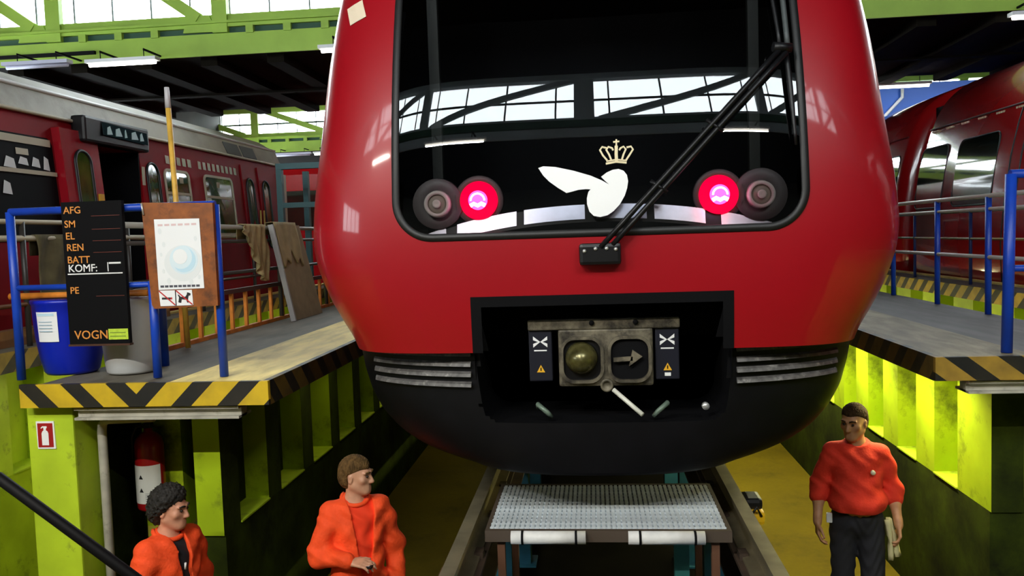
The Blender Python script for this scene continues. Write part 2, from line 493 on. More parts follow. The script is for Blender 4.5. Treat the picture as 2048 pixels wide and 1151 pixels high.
truss(30.5, -1, [-12.6 + 3.2 * k for k in range(9)], -1, 3, 'lime green roof truss far beyond the grey-roofed train', GZ1=7.95, RT=8.2)

# hanging fluorescent lamps
def batten(x0, x1, y, lit, label, z=6.30, power=0.0):
    t = thing('fluorescent_lamp', label, 'lamp', ((x0 + x1) / 2, y, z), 'fluorescent lamps under the hall ceiling')
    MB().box(x0, x1, y - 0.09, y + 0.09, z, z + 0.06).build('housing', WHITE if lit else TUBE_DIM, t)
    MB().tube([(x0 + 0.04, y, z - 0.03), (x1 - 0.04, y, z - 0.03)], 0.032).build('tube', TUBE if lit else TUBE_DIM, t)
    if power:
        d = bpy.data.lights.new('tube_light', 'AREA'); d.shape = 'RECTANGLE'; d.size = x1 - x0 - 0.1; d.size_y = 0.06; d.energy = power; d.color = (1.0, 0.95, 0.85)
        o = bpy.data.objects.new('tube_light', d); COL.objects.link(o); o.parent = t; o.location = (0, 0, -0.065)
    for x in (x0 + 0.25, x1 - 0.25):
        MB().tube([(x, y, z + 0.06), (x, y, CEIL if y > 14.7 else CEIL + 0.02)], 0.008, 6).build('hanger', BLACK, t)
    if y < 0:
        for x in (x0 + 0.25, x1 - 0.25):
            MB().beam((x, y, CEIL), (x, -1.99, CEIL), 0.03, 0.03).build('bracket', BLACK, t)
    elif y < 14.7 or y == 30.0:
        for x in (x0 + 0.25, x1 - 0.25):
            MB().beam((x, y, CEIL), (x, 30.49 if y == 30.0 else 14.69, CEIL), 0.03, 0.03).build('bracket', BLACK, t)
batten(-8.87, -7.56, 14.1, True, 'lit fluorescent lamp hanging below the truss, beside the unlit one')
batten(-10.33, -9.1, 13.95, False, 'unlit bluish fluorescent lamp hanging below the truss')
batten(-4.6, -3.3, 14.0, True, 'lit fluorescent lamp half hidden by the pillar of the front train')
batten(6.83, 8.1, 14.4, True, 'lit fluorescent lamp over the red train with the rounded roof')
batten(6.7, 8.12, 20.85, True, 'lit fluorescent lamp in front of the blue panel')
for x0, lab_ in ((-5.6, 'added unseen fluorescent lamp behind the stairs, on the maroon train side'), (-2.75, 'lit fluorescent lamp behind the stairs, mirrored above the head lamp nearer the barrels'),  # first lamp is unseen, added for more front light
                 (1.40, 'lit fluorescent lamp behind the stairs, mirrored under the wiper head')):
    batten(x0, x0 + 1.35, -1.3, True, lab_, z=6.2, power=270 if x0 < 0 else 110)
batten(-11.7, -10.3, 30.0, False, 'far unlit fluorescent lamp under the distant truss')
batten(-10.2, -8.9, 30.0, True, 'far lit fluorescent lamp under the distant truss')

# ================================================================== PLATFORMS AND PIT WALLS
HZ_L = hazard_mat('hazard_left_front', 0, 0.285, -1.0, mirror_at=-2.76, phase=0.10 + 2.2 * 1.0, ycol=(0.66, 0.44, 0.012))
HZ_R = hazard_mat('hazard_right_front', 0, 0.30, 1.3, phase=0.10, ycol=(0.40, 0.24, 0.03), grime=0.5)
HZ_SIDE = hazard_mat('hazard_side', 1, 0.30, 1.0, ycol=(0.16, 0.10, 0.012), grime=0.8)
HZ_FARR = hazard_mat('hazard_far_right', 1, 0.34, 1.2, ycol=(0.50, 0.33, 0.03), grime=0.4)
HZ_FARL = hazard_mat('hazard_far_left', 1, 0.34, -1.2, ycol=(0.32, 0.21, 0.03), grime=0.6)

def platform(s, yf, label, beam_label, deckm, linem, front, x_in=1.95, x_out=3.40, line=2.57):
    t = thing('platform', label, 'platform', (s * (x_in + x_out) / 2, yf, 0))
    def X(a, b): return (min(s * a, s * b), max(s * a, s * b))
    xa, xb = X(x_in + 0.04, x_out)
    MB().box(xa, xb, yf + 0.02, 40, 2.10, DECK).build('deck', deckm, t)
    la, lb = X(x_in + 0.04, line)
    MB().box(la, lb, yf + 0.02, 40, DECK, DECK + 0.004).build('edge_line', linem, t)
    fa, fb = X(x_in, max(x_out, 3.5 if s < 0 else 3.40))
    MB().box(fa, fb, yf - 0.01, yf + 0.02, 2.065, DECK + 0.006).build('front_edge', front, t)
    ea, eb = X(x_in, x_in + 0.04)
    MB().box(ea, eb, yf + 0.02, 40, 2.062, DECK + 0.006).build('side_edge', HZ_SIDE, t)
    ua, ub = X(x_in + 0.2, x_out - 0.22)
    tag(MB().box(ua, ub, yf + 0.06, yf + 0.14, 1.98, 2.055).box(ua, ub, yf + 0.02, yf + 0.20, 1.98, 1.995).box(ua, ub, yf + 0.02, yf + 0.20, 2.04, 2.055).build('cross_beam', WHITEBEAM), beam_label, 'beam')
    return t
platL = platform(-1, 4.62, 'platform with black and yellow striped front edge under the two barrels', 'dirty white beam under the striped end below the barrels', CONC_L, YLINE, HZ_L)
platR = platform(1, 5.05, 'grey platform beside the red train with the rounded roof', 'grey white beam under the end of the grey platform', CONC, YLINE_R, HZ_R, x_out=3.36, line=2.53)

def pit_wall(side, s, y_start, first_niche, niche_w, xw=2.5, ztop=2.055, zs=1.10, count=14, pitch=0.75, m_up=None, m_low=None, m_face=None, m_back=None, yend=40.0, dep=0.2, end_dark=False):
    """lime concrete wall with a row of tall niches between piers"""
    def X(a, b): return (min(s * a, s * b), max(s * a, s * b))
    m_face = m_face or m_up; m_back = m_back or m_up
    w = struct('wall_pit_' + side, MB().box(*X(xw, xw + dep + 0.15), y_start + 0.02, yend, 0, zs), m_low)
    MB().box(*X(xw + dep, xw + dep + 0.15), y_start + 0.30, yend, zs, ztop).build('niche_back', m_back, w)
    pa, pb = X(xw, xw + dep)
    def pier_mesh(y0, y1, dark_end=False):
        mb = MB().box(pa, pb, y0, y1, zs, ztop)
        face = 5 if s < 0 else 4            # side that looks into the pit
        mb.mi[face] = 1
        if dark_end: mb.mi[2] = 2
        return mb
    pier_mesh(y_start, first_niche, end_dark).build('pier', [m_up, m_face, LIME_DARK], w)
    pier = None
    for k in range(count):
        y = first_niche + k * pitch + niche_w
        if pier is None:
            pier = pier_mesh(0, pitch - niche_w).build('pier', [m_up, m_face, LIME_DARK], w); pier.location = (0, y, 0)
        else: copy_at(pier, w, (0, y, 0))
    yl = first_niche + count * pitch
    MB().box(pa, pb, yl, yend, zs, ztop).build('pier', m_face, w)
    sl = None
    for k in range(count):
        y = first_niche + k * pitch
        if sl is None:
            sl = MB().box(*X(xw - 0.01, xw + dep), 0, niche_w, zs, zs + 0.012).build('sill', LIME_CLEAN, w); sl.location = (0, y, 0)
        else: copy_at(sl, w, (0, y, 0))
    return w
wpl = pit_wall('left', -1, 5.10, 5.36, 0.50, m_up=LIME, m_low=LIME_DARK, m_face=LIME_DARK, m_back=LIME_DARK, dep=0.18)  # pit-facing faces and niche backs coloured dark as if shaded, jambs lighter
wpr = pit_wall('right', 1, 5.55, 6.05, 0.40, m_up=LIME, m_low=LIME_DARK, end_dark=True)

# the dark bay under the left platform end: end wall, front pier, hanging pier
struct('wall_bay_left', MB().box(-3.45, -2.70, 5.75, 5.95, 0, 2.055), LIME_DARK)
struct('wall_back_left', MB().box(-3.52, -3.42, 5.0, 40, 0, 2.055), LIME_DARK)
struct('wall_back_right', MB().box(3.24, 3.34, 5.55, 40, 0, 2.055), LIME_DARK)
tag(MB().bbox(-3.53, -3.23, 4.70, 4.98, 0, 2.058, 0.012).build('support_pier', LIME_CLEAN), 'bright lime pier carrying the extinguisher sign', 'pillar')
hp = thing('hanging_pier', 'lime pier behind the fire extinguisher with a yellow foot', 'pillar', (-3.05, 5.5, 0))
MB().box(-3.20, -2.92, 5.40, 5.75, 1.06, 2.055).build('pier_body', LIME, hp)
MB().box(-3.20, -2.92, 5.40, 5.75, 0.98, 1.06).build('pier_foot', mat('yellow_ledge', (0.45, 0.40, 0.04), 0.6), hp)
MB().box(-3.17, -2.95, 5.45, 5.75, 0.0, 0.98).build('pier_base', LIME_DARK, hp)

# outer platforms along the neighbouring trains
def outer_platform(side, s, label, hz, deckm, x_in=4.55, x_out=5.06, y0=0.0):
    def X(a, b): return (min(s * a, s * b), max(s * a, s * b))
    t = thing('platform', label, 'platform', (s * 4.8, 10, 0))
    MB().box(*X(x_in + 0.03, x_out), y0, 40, 2.08, DECK).build('deck', deckm, t)
    MB().box(*X(x_out - 0.10, x_out + 0.02), y0, 40, DECK, DECK + 0.02).build('deck_edge', YLINE, t)
    MB().box(*X(x_in, x_in + 0.03), y0, 40, 2.04, DECK + 0.005).build('side_edge', hz, t)
    def wl():
        return pit_wall('outer_' + side, s, y0, 5.2, 0.45, xw=x_in + 0.07, ztop=2.035, zs=1.2, count=24, pitch=1.0, m_up=LIME_CLEAN, m_low=LIME)
    return t, wl()
outer_platform('left', -1, 'platform alongside the grey-roofed maroon train', HZ_FARL, CONC_L, x_in=4.72, x_out=5.22)
outer_platform('right', 1, 'platform alongside the rounded red train, behind the blue railing', HZ_FARR, CONC)

# lamps under the platforms
def under_lamp(x, y, z, tilt, power, label, group, size=1.15):
    t = thing('strip_lamp', label, 'lamp', (x, y, z), group)
    MB().box(x - 0.05, x + 0.05, y - size / 2, y + size / 2, z, z + 0.05).build('housing', WHITE, t)
    d = bpy.data.lights.new('strip_light', 'AREA'); d.shape = 'RECTANGLE'; d.size = 0.07; d.size_y = size * 0.95
    d.energy = power; d.color = (1.0, 0.93, 0.45)
    o = bpy.data.objects.new('tube_light', d); COL.objects.link(o); o.parent = t; o.location = (0, 0, -0.012)
    o.rotation_euler = (0, tilt, 0)
    MB().tube([(x, y - size / 2 + 0.03, z + 0.012), (x, y + size / 2 - 0.03, z + 0.012)], 0.012, 8).build('tube', TUBE, t)
for k in range(4):
    under_lamp(2.22, 6.35 + 1.55 * k, 2.0, 0.30, 32, 'strip lamp under the grey platform, lighting the lime pit wall', 'strip lamps under the grey platform')
for k in range(4):
    under_lamp(-2.25, 7.0 + 2.2 * k, 2.0, -0.35, 2.0, 'strip lamp under the platform with the barrels', 'strip lamps under the barrel platform')
for k in range(4):
    under_lamp(3.395, 7.2 + 2.4 * k, 1.95, -0.9, 14, 'strip lamp in the gap beyond the grey platform', 'strip lamps beyond the grey platform')
for k in range(3):
    under_lamp(-3.58, 6.8 + 2.4 * k, 1.95, 0.9, 8, 'strip lamp in the gap beyond the barrel platform', 'strip lamps beyond the barrel platform')

# ================================================================== TRACK BETWEEN THE PLATFORMS
def rail(x, label):
    t = thing('running_rail', label, 'rail', (x, 3, RAIL), 'running rails under the front train')
    prof = [(-0.036, 0), (0.036, 0), (0.036, -0.03), (0.010, -0.045), (0.010, -0.13), (0.07, -0.145), (0.07, -0.16), (-0.07, -0.16), (-0.07, -0.145), (-0.010, -0.13), (-0.010, -0.045), (-0.036, -0.03)]
    MB().prism([(x + a, 2.4, RAIL + b) for a, b in prof], (0, 37.8, 0)).build('rail_bar', RAILSTEEL, t)
    MB().box(x - 0.10, x + 0.10, 2.4, 40, 1.03, 1.05).box(x - 0.012, x + 0.012, 2.4, 40, 1.05, 1.27).box(x - 0.10, x + 0.10, 2.4, 40, 1.27, 1.29).build('carrier_beam', RUSTY, t)
    c = None
    for k in range(9):
        y = 2.6 + 1.6 * k
        if c is None:
            c = MB().box(x - 0.08, x + 0.08, -0.08, 0.08, 0.02, 1.03).box(x - 0.13, x + 0.13, -0.13, 0.13, 0.0, 0.02).build('column', mat('rail_column_blue', (0.015, 0.10, 0.17), 0.5, var=0.3, vscale=6), t); c.location = (0, y, 0)
        else: copy_at(c, t, (0, y, 0))
    cp = None
    for k in range(24):
        y = 2.5 + 0.6 * k
        for dx in (-0.0625, 0.0625):
            if cp is None:
                cp = MB().box(x - 0.0225, x + 0.0225, -0.04, 0.04, 1.29, 1.325).build('clip', RUSTY, t); cp.location = (dx, y, 0)
            else: copy_at(cp, t, (dx, y, 0))
rail(-0.755, 'worn steel running rail on the side of the two orange jackets')
rail(0.755, 'worn steel running rail on the side of the man in dark trousers')

# plinths that carry the two neighbouring tracks
for x, lab_ in ((-7.15, 'dark plinth carrying the track of the maroon train'), (7.1, 'dark plinth carrying the track of the rounded red train')):
    tp = thing('track_plinth', lab_, 'track', (x, 15, 0))
    MB().box(x - 1.0, x + 1.0, 0.5, 44, 0, 1.28).build('plinth_body', RUSTY, tp)
    for d in (-0.755, 0.755): MB().box(x + d - 0.036, x + d + 0.036, 0.5, 44, 1.28, 1.445).build('rail_bar', RAILSTEEL, tp)

# ================================================================== THE FRONT TRAIN
TX = -0.02
ZW = [2.40, 2.5, 2.6, 2.75, 2.95, 3.2, 3.6, 4.0, 4.4, 4.8, 5.1, 5.35, 5.5, 5.56]
WW = [1.385, 1.445, 1.507, 1.578, 1.636, 1.622, 1.572, 1.542, 1.50, 1.41, 1.28, 1.0, 0.6, 0.25]
def tw(z):
    # smooth the table a little so that no facets show
    return sum(float(np.interp(z + d, ZW, WW)) for d in (-0.09, -0.045, 0, 0.045, 0.09)) / 5
def tyf(z):
    return 4.2 + (0.14 * (z - 2.9) ** 2 if z > 2.9 else 0.12 * (2.9 - z) ** 2)
ND, NN = 1.10, 5.5
def sy(x, z):
    t = min(abs(x - TX) / tw(z), 0.9999)
    return tyf(z) + ND * (1 - (1 - t ** NN) ** (1 / NN))
def on_nose(x, z, out=0.0):
    """point on the nose surface, moved out of it by 'out'"""
    e = 0.004
    gx = (sy(x + e, z) - sy(x - e, z)) / (2 * e); gz = (sy(x, z + e) - sy(x, z - e)) / (2 * e)
    n = Vector((gx, -1, gz)).normalized()
    return Vector((x, sy(x, z), z)) + n * out

WS_Z0, WS_Z1, WS_W, WS_R = 2.995, 4.85, 1.045, 0.20
def ws_hw(z):
    if z < WS_Z0 + WS_R:
        d = WS_Z0 + WS_R - z
        return WS_W - WS_R + math.sqrt(max(WS_R ** 2 - d * d, 0))
    if z > WS_Z1 - 0.1:
        d = z - (WS_Z1 - 0.1)
        return WS_W - 0.1 + math.sqrt(max(0.01 - d * d, 0))
    return WS_W
BX0, BX1, BZ0, BZ1 = -0.675, 0.650, 2.0, 2.69

train = thing('commuter_train', 'large red train front with white bird emblem and single long wiper', 'train', (TX, 4.9, RAIL))

def shell(off, zs, wfun, yfun, D, n, yrear, hole, nphi=180):
    v = []; rows = []
    for z in zs:
        w = wfun(z) - off; y0 = yfun(z) + off
        row = [(TX - w, yrear, z), (TX - w, y0 + D + 4, z)]
        for k in range(nphi + 1):
            p = -math.pi / 2 + math.pi * k / nphi
            s_, c_ = math.sin(p), math.cos(p)
            row.append((TX + w * math.copysign(abs(s_) ** (2 / n), s_), y0 + D * (1 - max(c_, 0) ** (2 / n)), z))
        row += [(TX + w, y0 + D + 4, z), (TX + w, yrear, z)]
        rows.append(range(len(v), len(v) + len(row))); v += row
    f = []
    for a, b in zip(rows[:-1], rows[1:]):
        for i in range(len(a) - 1):
            q = (a[i], a[i + 1], b[i + 1], b[i])
            if hole and all(hole(v[j]) for j in q): continue
            f.append(q)
    m = MB(); m.add(v, f, 0, True)
    return m, rows

def nose_hole(p):
    x, y, z = p
    if y > 6: return False
    if WS_Z0 + 0.002 < z < WS_Z1 - 0.002 and abs(x - TX) < ws_hw(z) - 0.002: return True
    return z < BZ1 and BX0 < x < BX1
zs = [2.40 + 0.02 * i for i in range(156)] + [5.53, 5.56]
m, rows = shell(0.0, zs, tw, tyf, ND, NN, 32.0, nose_hole)
top = list(rows[-1]); m.f.append(tuple(top)); m.mi.append(0); m.sm.append(False)
m.f.append(tuple([r[0] for r in rows] + [r[-1] for r in reversed(rows)])); m.mi.append(0); m.sm.append(False)
body = m.build('body_shell', RED, train, fix=False)
m, rows = shell(0.07, [2.40 + 0.05 * i for i in range(58)], tw, tyf, ND, NN, 6.0, nose_hole, 90)
m.f.append(tuple([r[0] for r in rows] + [r[-1] for r in reversed(rows)])); m.mi.append(0); m.sm.append(False)
m.box(-1.4, 1.36, 4.75, 6, 2.56, 2.60)
m.build('cab_lining', BLACK, train, fix=False)

# windscreen
v = []; f = []
NZ, NX = 74, 60
for i in range(NZ + 1):
    z = WS_Z0 + 0.001 + (WS_Z1 - WS_Z0 - 0.002) * i / NZ
    hw = ws_hw(z) - 0.004
    for k in range(NX + 1):
        x = TX + hw * (2 * k / NX - 1)
        v.append(on_nose(x, z, -0.004))
for i in range(NZ):
    for k in range(NX):
        a = i * (NX + 1) + k
        f.append((a, a + 1, a + NX + 2, a + NX + 1))
MB().add(v, f, 0, True).build('windscreen', WSGLASS, train, fix=False)

def ws_outline(n_side=40):
    pts = []
    for i in range(17):
        a = math.radians(180 + 90 * i / 16); pts.append((TX - WS_W + WS_R + WS_R * math.cos(a), WS_Z0 + WS_R + WS_R * math.sin(a)))
    for i in range(1, n_side): pts.append((TX - WS_W + WS_R + (2 * WS_W - 2 * WS_R) * i / n_side, WS_Z0))
    for i in range(17):
        a = math.radians(270 + 90 * i / 16); pts.append((TX + WS_W - WS_R + WS_R * math.cos(a), WS_Z0 + WS_R + WS_R * math.sin(a)))
    for i in range(1, n_side): pts.append((TX + WS_W, WS_Z0 + WS_R + (WS_Z1 - WS_Z0 - WS_R) * i / n_side))
    for i in range(n_side): pts.append((TX + WS_W - 2 * WS_W * i / n_side, WS_Z1))
    for i in range(n_side): pts.append((TX - WS_W, WS_Z1 - (WS_Z1 - WS_Z0 - WS_R) * i / n_side))
    return pts
ol = ws_outline()
cz = (WS_Z0 + WS_Z1) / 2
v = []; n = len(ol)
for i, (x, z) in enumerate(ol):
    xa, za = ol[i - 1]; xb, zb = ol[(i + 1) % n]
    t = Vector((xb - xa, zb - za)).normalized(); nn = Vector((-t.y, t.x))       # inward for counter-clockwise outline
    for o, q in ((-0.010, 0.0), (-0.008, 0.007), (0.026, 0.007), (0.030, -0.004)):
        v.append(on_nose(x + nn.x * o, z + nn.y * o, q))
f = [(i * 4 + k, ((i + 1) % n) * 4 + k, ((i + 1) % n) * 4 + k + 1, i * 4 + k + 1) for i in range(n) for k in range(3)]
MB().add(v, f, 0, True).build('window_gasket', RUBBER, train)

def decal(name, poly, m, parent, out=0.004, thick=0.002):
    """flat shape lying on the nose, filled and given a little thickness"""
    bm = bmesh.new()
    vs = [bm.verts.new((x, 0, z)) for x, z in poly]
    es = [bm.edges.new((vs[i], vs[(i + 1) % len(vs)])) for i in range(len(vs))]
    bmesh.ops.triangle_fill(bm, edges=es, use_beauty=True)
    bmesh.ops.subdivide_edges(bm, edges=bm.edges[:], cuts=1)
    bmesh.ops.triangulate(bm, faces=bm.faces[:])
    r = bmesh.ops.extrude_face_region(bm, geom=bm.faces[:])
    ex = {e for e in r['geom'] if isinstance(e, bmesh.types.BMVert)}
    for v_ in bm.verts:
        v_.co = on_nose(v_.co.x, v_.co.z, out + (thick if v_ in ex else 0))
    bmesh.ops.recalc_face_normals(bm, faces=bm.faces[:])
    me = bpy.data.meshes.new(name); bm.to_mesh(me); bm.free()
    return link_mesh(name, me, m, parent)

def ribbon_poly(pts, w):
    L_, R_ = [], []
    for i, (x, z) in enumerate(pts):
        a = pts[max(i - 1, 0)]; b = pts[min(i + 1, len(pts) - 1)]
        t = Vector((b[0] - a[0], b[1] - a[1])).normalized()
        L_.append((x - t.y * w / 2, z + t.x * w / 2)); R_.append((x + t.y * w / 2, z - t.x * w / 2))
    return L_ + R_[::-1]

BIRD = [(-0.308, 3.341), (-0.283, 3.349), (-0.221, 3.343), (-0.129, 3.32), (-0.044, 3.292), (0.011, 3.266), (0.047, 3.244), (0.026, 3.265), (0.008, 3.284), (0.036, 3.304), (0.067, 3.317), (0.097, 3.32), (0.122, 3.31), (0.138, 3.288), (0.143, 3.257), (0.137, 3.221), (0.124, 3.185), (0.099, 3.143), (0.067, 3.11), (0.036, 3.09), (-0.001, 3.082), (-0.034, 3.089), (-0.055, 3.111), (-0.066, 3.149), (-0.066, 3.179), (-0.058, 3.21), (-0.046, 3.223), (-0.07, 3.225), (-0.107, 3.223), (-0.144, 3.214), (-0.168, 3.209), (-0.211, 3.237), (-0.254, 3.27), (-0.284, 3.302)]
tag(decal('bird_emblem', BIRD, DECAL, train), 'white bird shaped emblem')
crown = decal('crown_emblem', ribbon_poly([(0.034, 3.349), (0.086, 3.357), (0.138, 3.350)], 0.010), GOLD, train)
tag(crown, 'pale gold crown emblem')
for i, (pts, w) in enumerate((([(0.037, 3.361), (0.087, 3.368), (0.140, 3.361)], 0.007),
          ([(0.041, 3.366), (0.02, 3.392), (0.006, 3.42), (0.018, 3.435), (0.04, 3.428)], 0.009),
          ([(0.062, 3.366), (0.051, 3.396), (0.038, 3.419), (0.049, 3.434), (0.067, 3.427), (0.073, 3.415)], 0.009),
          ([(0.088, 3.361), (0.087, 3.395), (0.089, 3.438)], 0.016),
          ([(0.114, 3.364), (0.124, 3.393), (0.136, 3.418), (0.125, 3.432), (0.11, 3.425), (0.103, 3.414)], 0.009),
          ([(0.135, 3.362), (0.154, 3.389), (0.172, 3.416), (0.162, 3.431), (0.14, 3.427)], 0.009),
          ([(0.089, 3.436), (0.090, 3.470)], 0.008), ([(0.074, 3.457), (0.105, 3.459)], 0.008))):
    decal('crown_stroke', ribbon_poly(pts, w), GOLD, crown, out=0.0042 + 0.0002 * i)

decal('paper_sticker', [(-1.375, 4.300), (-1.275, 4.332), (-1.242, 4.225), (-1.342, 4.190)], mat('beige_sticker', (0.75, 0.62, 0.45), 0.6), train)

# head and tail lamps behind the glass
RED_GLOW = emit_mat('tail_lamp_glow_lens', (1.0, 0.0, 0.035), 1.9)
RED_CORE = emit_mat('tail_lamp_core', (1.0, 0.08, 0.75), 4.0)
RED_HOT = emit_mat('tail_lamp_filament', (1.0, 0.75, 1.0), 9.0)
LAMPGREY = mat('lamp_bowl', (0.14, 0.12, 0.12), 0.45)
CHROME = mat('chrome_reflector', (0.92, 0.85, 0.78), 0.4)
LENSG = mat('headlamp_lens', (0.42, 0.37, 0.31), 0.2, spec=0.8)
for x, z in ((-0.845, 3.181), (0.807, 3.170)):
    y = sy(x, z) + 0.055
    h = MB().lathe([(0.135, 0.03), (0.13, 0.0), (0.075, 0.03), (0.0, 0.035)], (x, y, z), 40, axis='y').build('headlamp', LAMPGREY, train)
    MB().lathe([(0.073, 0.03), (0.066, -0.022), (0.052, -0.022), (0.05, 0.0), (0.0, 0.02)], (x, y, z), 36, axis='y').build('bezel_ring', CHROME, h)
    MB().lathe([(0.05, 0.0), (0.035, -0.012), (0.0, -0.018)], (x, y, z), 28, axis='y').build('lens', LENSG, h)
    MB().lathe([(0.022, -0.018), (0.022, -0.024), (0.014, -0.024), (0.0, -0.02)], (x, y, z), 20, axis='y').build('bulb', CHROME, h)
for x, z in ((-0.628, 3.192), (0.60, 3.176)):
    y = sy(x, z) + 0.05
    h = MB().lathe([(0.132, 0.045), (0.126, 0.02), (0.10, 0.03), (0.0, 0.035)], (x, y, z), 40, axis='y').build('tail_lamp', LAMPGREY, train)
    MB().lathe([(0.100, 0.03), (0.095, 0.0), (0.05, -0.008), (0.0, -0.01)], (x, y, z), 40, axis='y').build('red_glow_lens', RED_GLOW, h)  # wide glowing disc also imitates the red halo around the lamp
    MB().lathe([(0.050, -0.008), (0.046, -0.016), (0.0, -0.018)], (x, y, z), 30, axis='y').build('lens_core', RED_CORE, h)
    a = MB()
    a.tube([(x + 0.036 * math.cos(math.radians(t)), y - 0.024, z + 0.036 * math.sin(math.radians(t)) - 0.002) for t in range(0, 181, 15)], 0.0045, 8)
    a.tube([(x - 0.038, y - 0.024, z - 0.028), (x - 0.02, y - 0.024, z - 0.018), (x, y - 0.024, z - 0.028), (x + 0.02, y - 0.024, z - 0.018), (x + 0.038, y - 0.024, z - 0.028)], 0.010, 8)
    a.build('lamp_filament', RED_HOT, h)

# instrument hood: shallow arch behind the glass; pale panels stand in for reflected glazing
DASH = mat('dash_lilac_sheen', (0.86, 0.83, 0.95), 0.25, metal=0.6, var=0.12, vscale=9)  # pale lilac colour stands in for the skylight's reflection
hood = MB()
def hood_pt(t, q):
    x = TX + 0.98 * t
    z = 3.155 - 0.155 * abs(t) ** 2.2
    return Vector((x, sy(x, 3.05) + 0.05 + 0.026 * q, z - 0.085 * (1 - q) - 0.004))
v = []; NH = 48
for i in range(NH + 1):
    t = -1 + 2 * i / NH
    v += [hood_pt(t, 0) + Vector((0, 0.004, -0.006)), hood_pt(t, 1) + Vector((0, 0.004, -0.006))]
hood.add(v, [(2 * i, 2 * i + 2, 2 * i + 3, 2 * i + 1) for i in range(NH)], 0, True)
hood_o = hood.build('dashboard_hood', BLACKG, train)
for a, b in ((-0.97, -0.80), (-0.74, -0.42), (-0.38, -0.06), (0.0, 0.26), (0.30, 0.56), (0.64, 0.96)):
    v = []
    for i in range(13):
        t = a + (b - a) * i / 12
        v += [hood_pt(t, 0.12), hood_pt(t, 1.0)]
    MB().add(v, [(2 * i, 2 * i + 2, 2 * i + 3, 2 * i + 1) for i in range(12)], 0, True).build('dash_sheen_panel', DASH, hood_o)

# wiper
wip = MB().bbox(-0.112, 0.097, tyf(2.9) - 0.075, tyf(2.9) + 0.01, 2.842, 2.952, 0.018).build('wiper', BLACKG, train)
for x, z in ((-0.085, 2.915), (-0.03, 2.925), (0.025, 2.925), (0.07, 2.92)):
    MB().lathe([(0.010, 0.0), (0.009, -0.006), (0.0, -0.008)], (x, tyf(2.9) - 0.075, z), 10, axis='y').build('mount_bolt', STEEL, wip)
def along(a, b, out, n=8):
    return [on_nose(a[0] + (b[0] - a[0]) * i / n, a[1] + (b[1] - a[1]) * i / n, out) for i in range(n + 1)]
MB().tube(along((-0.005, 2.93), (0.905, 3.865), 0.07), 0.0135, 8).build('wiper_arm', BLACKG, wip)
MB().tube(along((0.055, 2.94), (0.935, 3.85), 0.065), 0.0135, 8).build('wiper_arm', BLACKG, wip)
for a in ((0.28, 3.215), (0.56, 3.50)):
    MB().tube([on_nose(a[0] - 0.03, a[1] + 0.03, 0.07), on_nose(a[0] + 0.05, a[1] - 0.03, 0.07)], 0.009, 8).build('arm_link', BLACKG, wip)
MB().tube([on_nose(0.87, 3.875, 0.075), on_nose(0.96, 3.87, 0.065)], 0.024, 10).build('wiper_head', BLACKG, wip)
MB().tube(along((0.945, 3.86), (0.965, 3.40), 0.03), [0.012, 0.014, 0.014, 0.014, 0.013, 0.012, 0.010, 0.008, 0.006], 8).build('blade', BLACKG, wip)
MB().tube(along((0.92, 3.88), (0.865, 4.62), 0.03), 0.010, 8).build('blade', BLACKG, wip)
MB().tube(along((0.955, 3.88), (0.945, 4.62), 0.03), 0.014, 8).build('blade_rubber', mat('worn_rubber', (0.05, 0.06, 0.06), 0.5), wip)
# sun blind pillars faintly seen inside the cab
MB().box(-0.98, -0.92, 4.9, 4.95, 3.0, 4.75).build('cab_post', mat('cab_grey', (0.03, 0.033, 0.027), 0.6), train)
MB().box(0.88, 0.94, 4.95, 5.0, 3.0, 4.75).build('cab_post', MATS['cab_grey'], train)
# skirt below the red body
ZS = [1.73, 1.765, 1.82, 1.90, 2.00, 2.11, 2.25, 2.40]
WS_ = [0.80, 0.96, 1.12, 1.24, 1.33, 1.39, 1.43, 1.455]
def skw(z): return sum(float(np.interp(z + d, ZS, WS_)) for d in (-0.02, 0, 0.02)) / 3
def sky(z): return 4.275 + 0.10 * max(0, (2.0 - z)) ** 1.5
def sk_hole(p):
    x, y, z = p
    if y > 6 or not (BX0 < x < BX1): return False
    r = 0.13
    if z < BZ0: return False
    if z < BZ0 + r:
        d = BZ0 + r - z
        e = r - math.sqrt(r * r - d * d)
        return BX0 + e < x < BX1 - e
    return True
m, rows = shell(0.0, [1.73 + 0.01675 * i for i in range(41)], skw, sky, 0.80, 2.6, 32.0, sk_hole)
m.f.append(tuple(reversed(list(rows[0])))); m.mi.append(0); m.sm.append(False)
m.build('front_skirt', SKIRT, train, fix=False)
# recess lining of the coupler opening
m = MB()
prof = [(BX0 - 0.005, BZ1), (BX0 - 0.005, BZ0 + 0.13)] + [(BX0 + 0.125 + 0.13 * math.cos(math.radians(a)), BZ0 + 0.125 + 0.13 * math.sin(math.radians(a))) for a in range(180, 271, 15)] \
    + [(BX1 - 0.125 + 0.13 * math.cos(math.radians(a)), BZ0 + 0.125 + 0.13 * math.sin(math.radians(a))) for a in range(270, 361, 15)] + [(BX1 + 0.005, BZ0 + 0.13), (BX1 + 0.005, BZ1), ]
n = len(prof)
v = [(x, sy(x, max(z, 2.45)) + 0.02 if z > 2.4 else sky(z) + 0.02 + (abs(x) / 1.43) ** 2.6 * 0.3, z) for x, z in prof] + [(x, 4.95, z) for x, z in prof]
m.add(v, [(i, (i + 1) % n, (i + 1) % n + n, i + n) for i in range(n)] + [tuple(range(n, 2 * n))])
m.build('coupler_recess', BLACK, train)

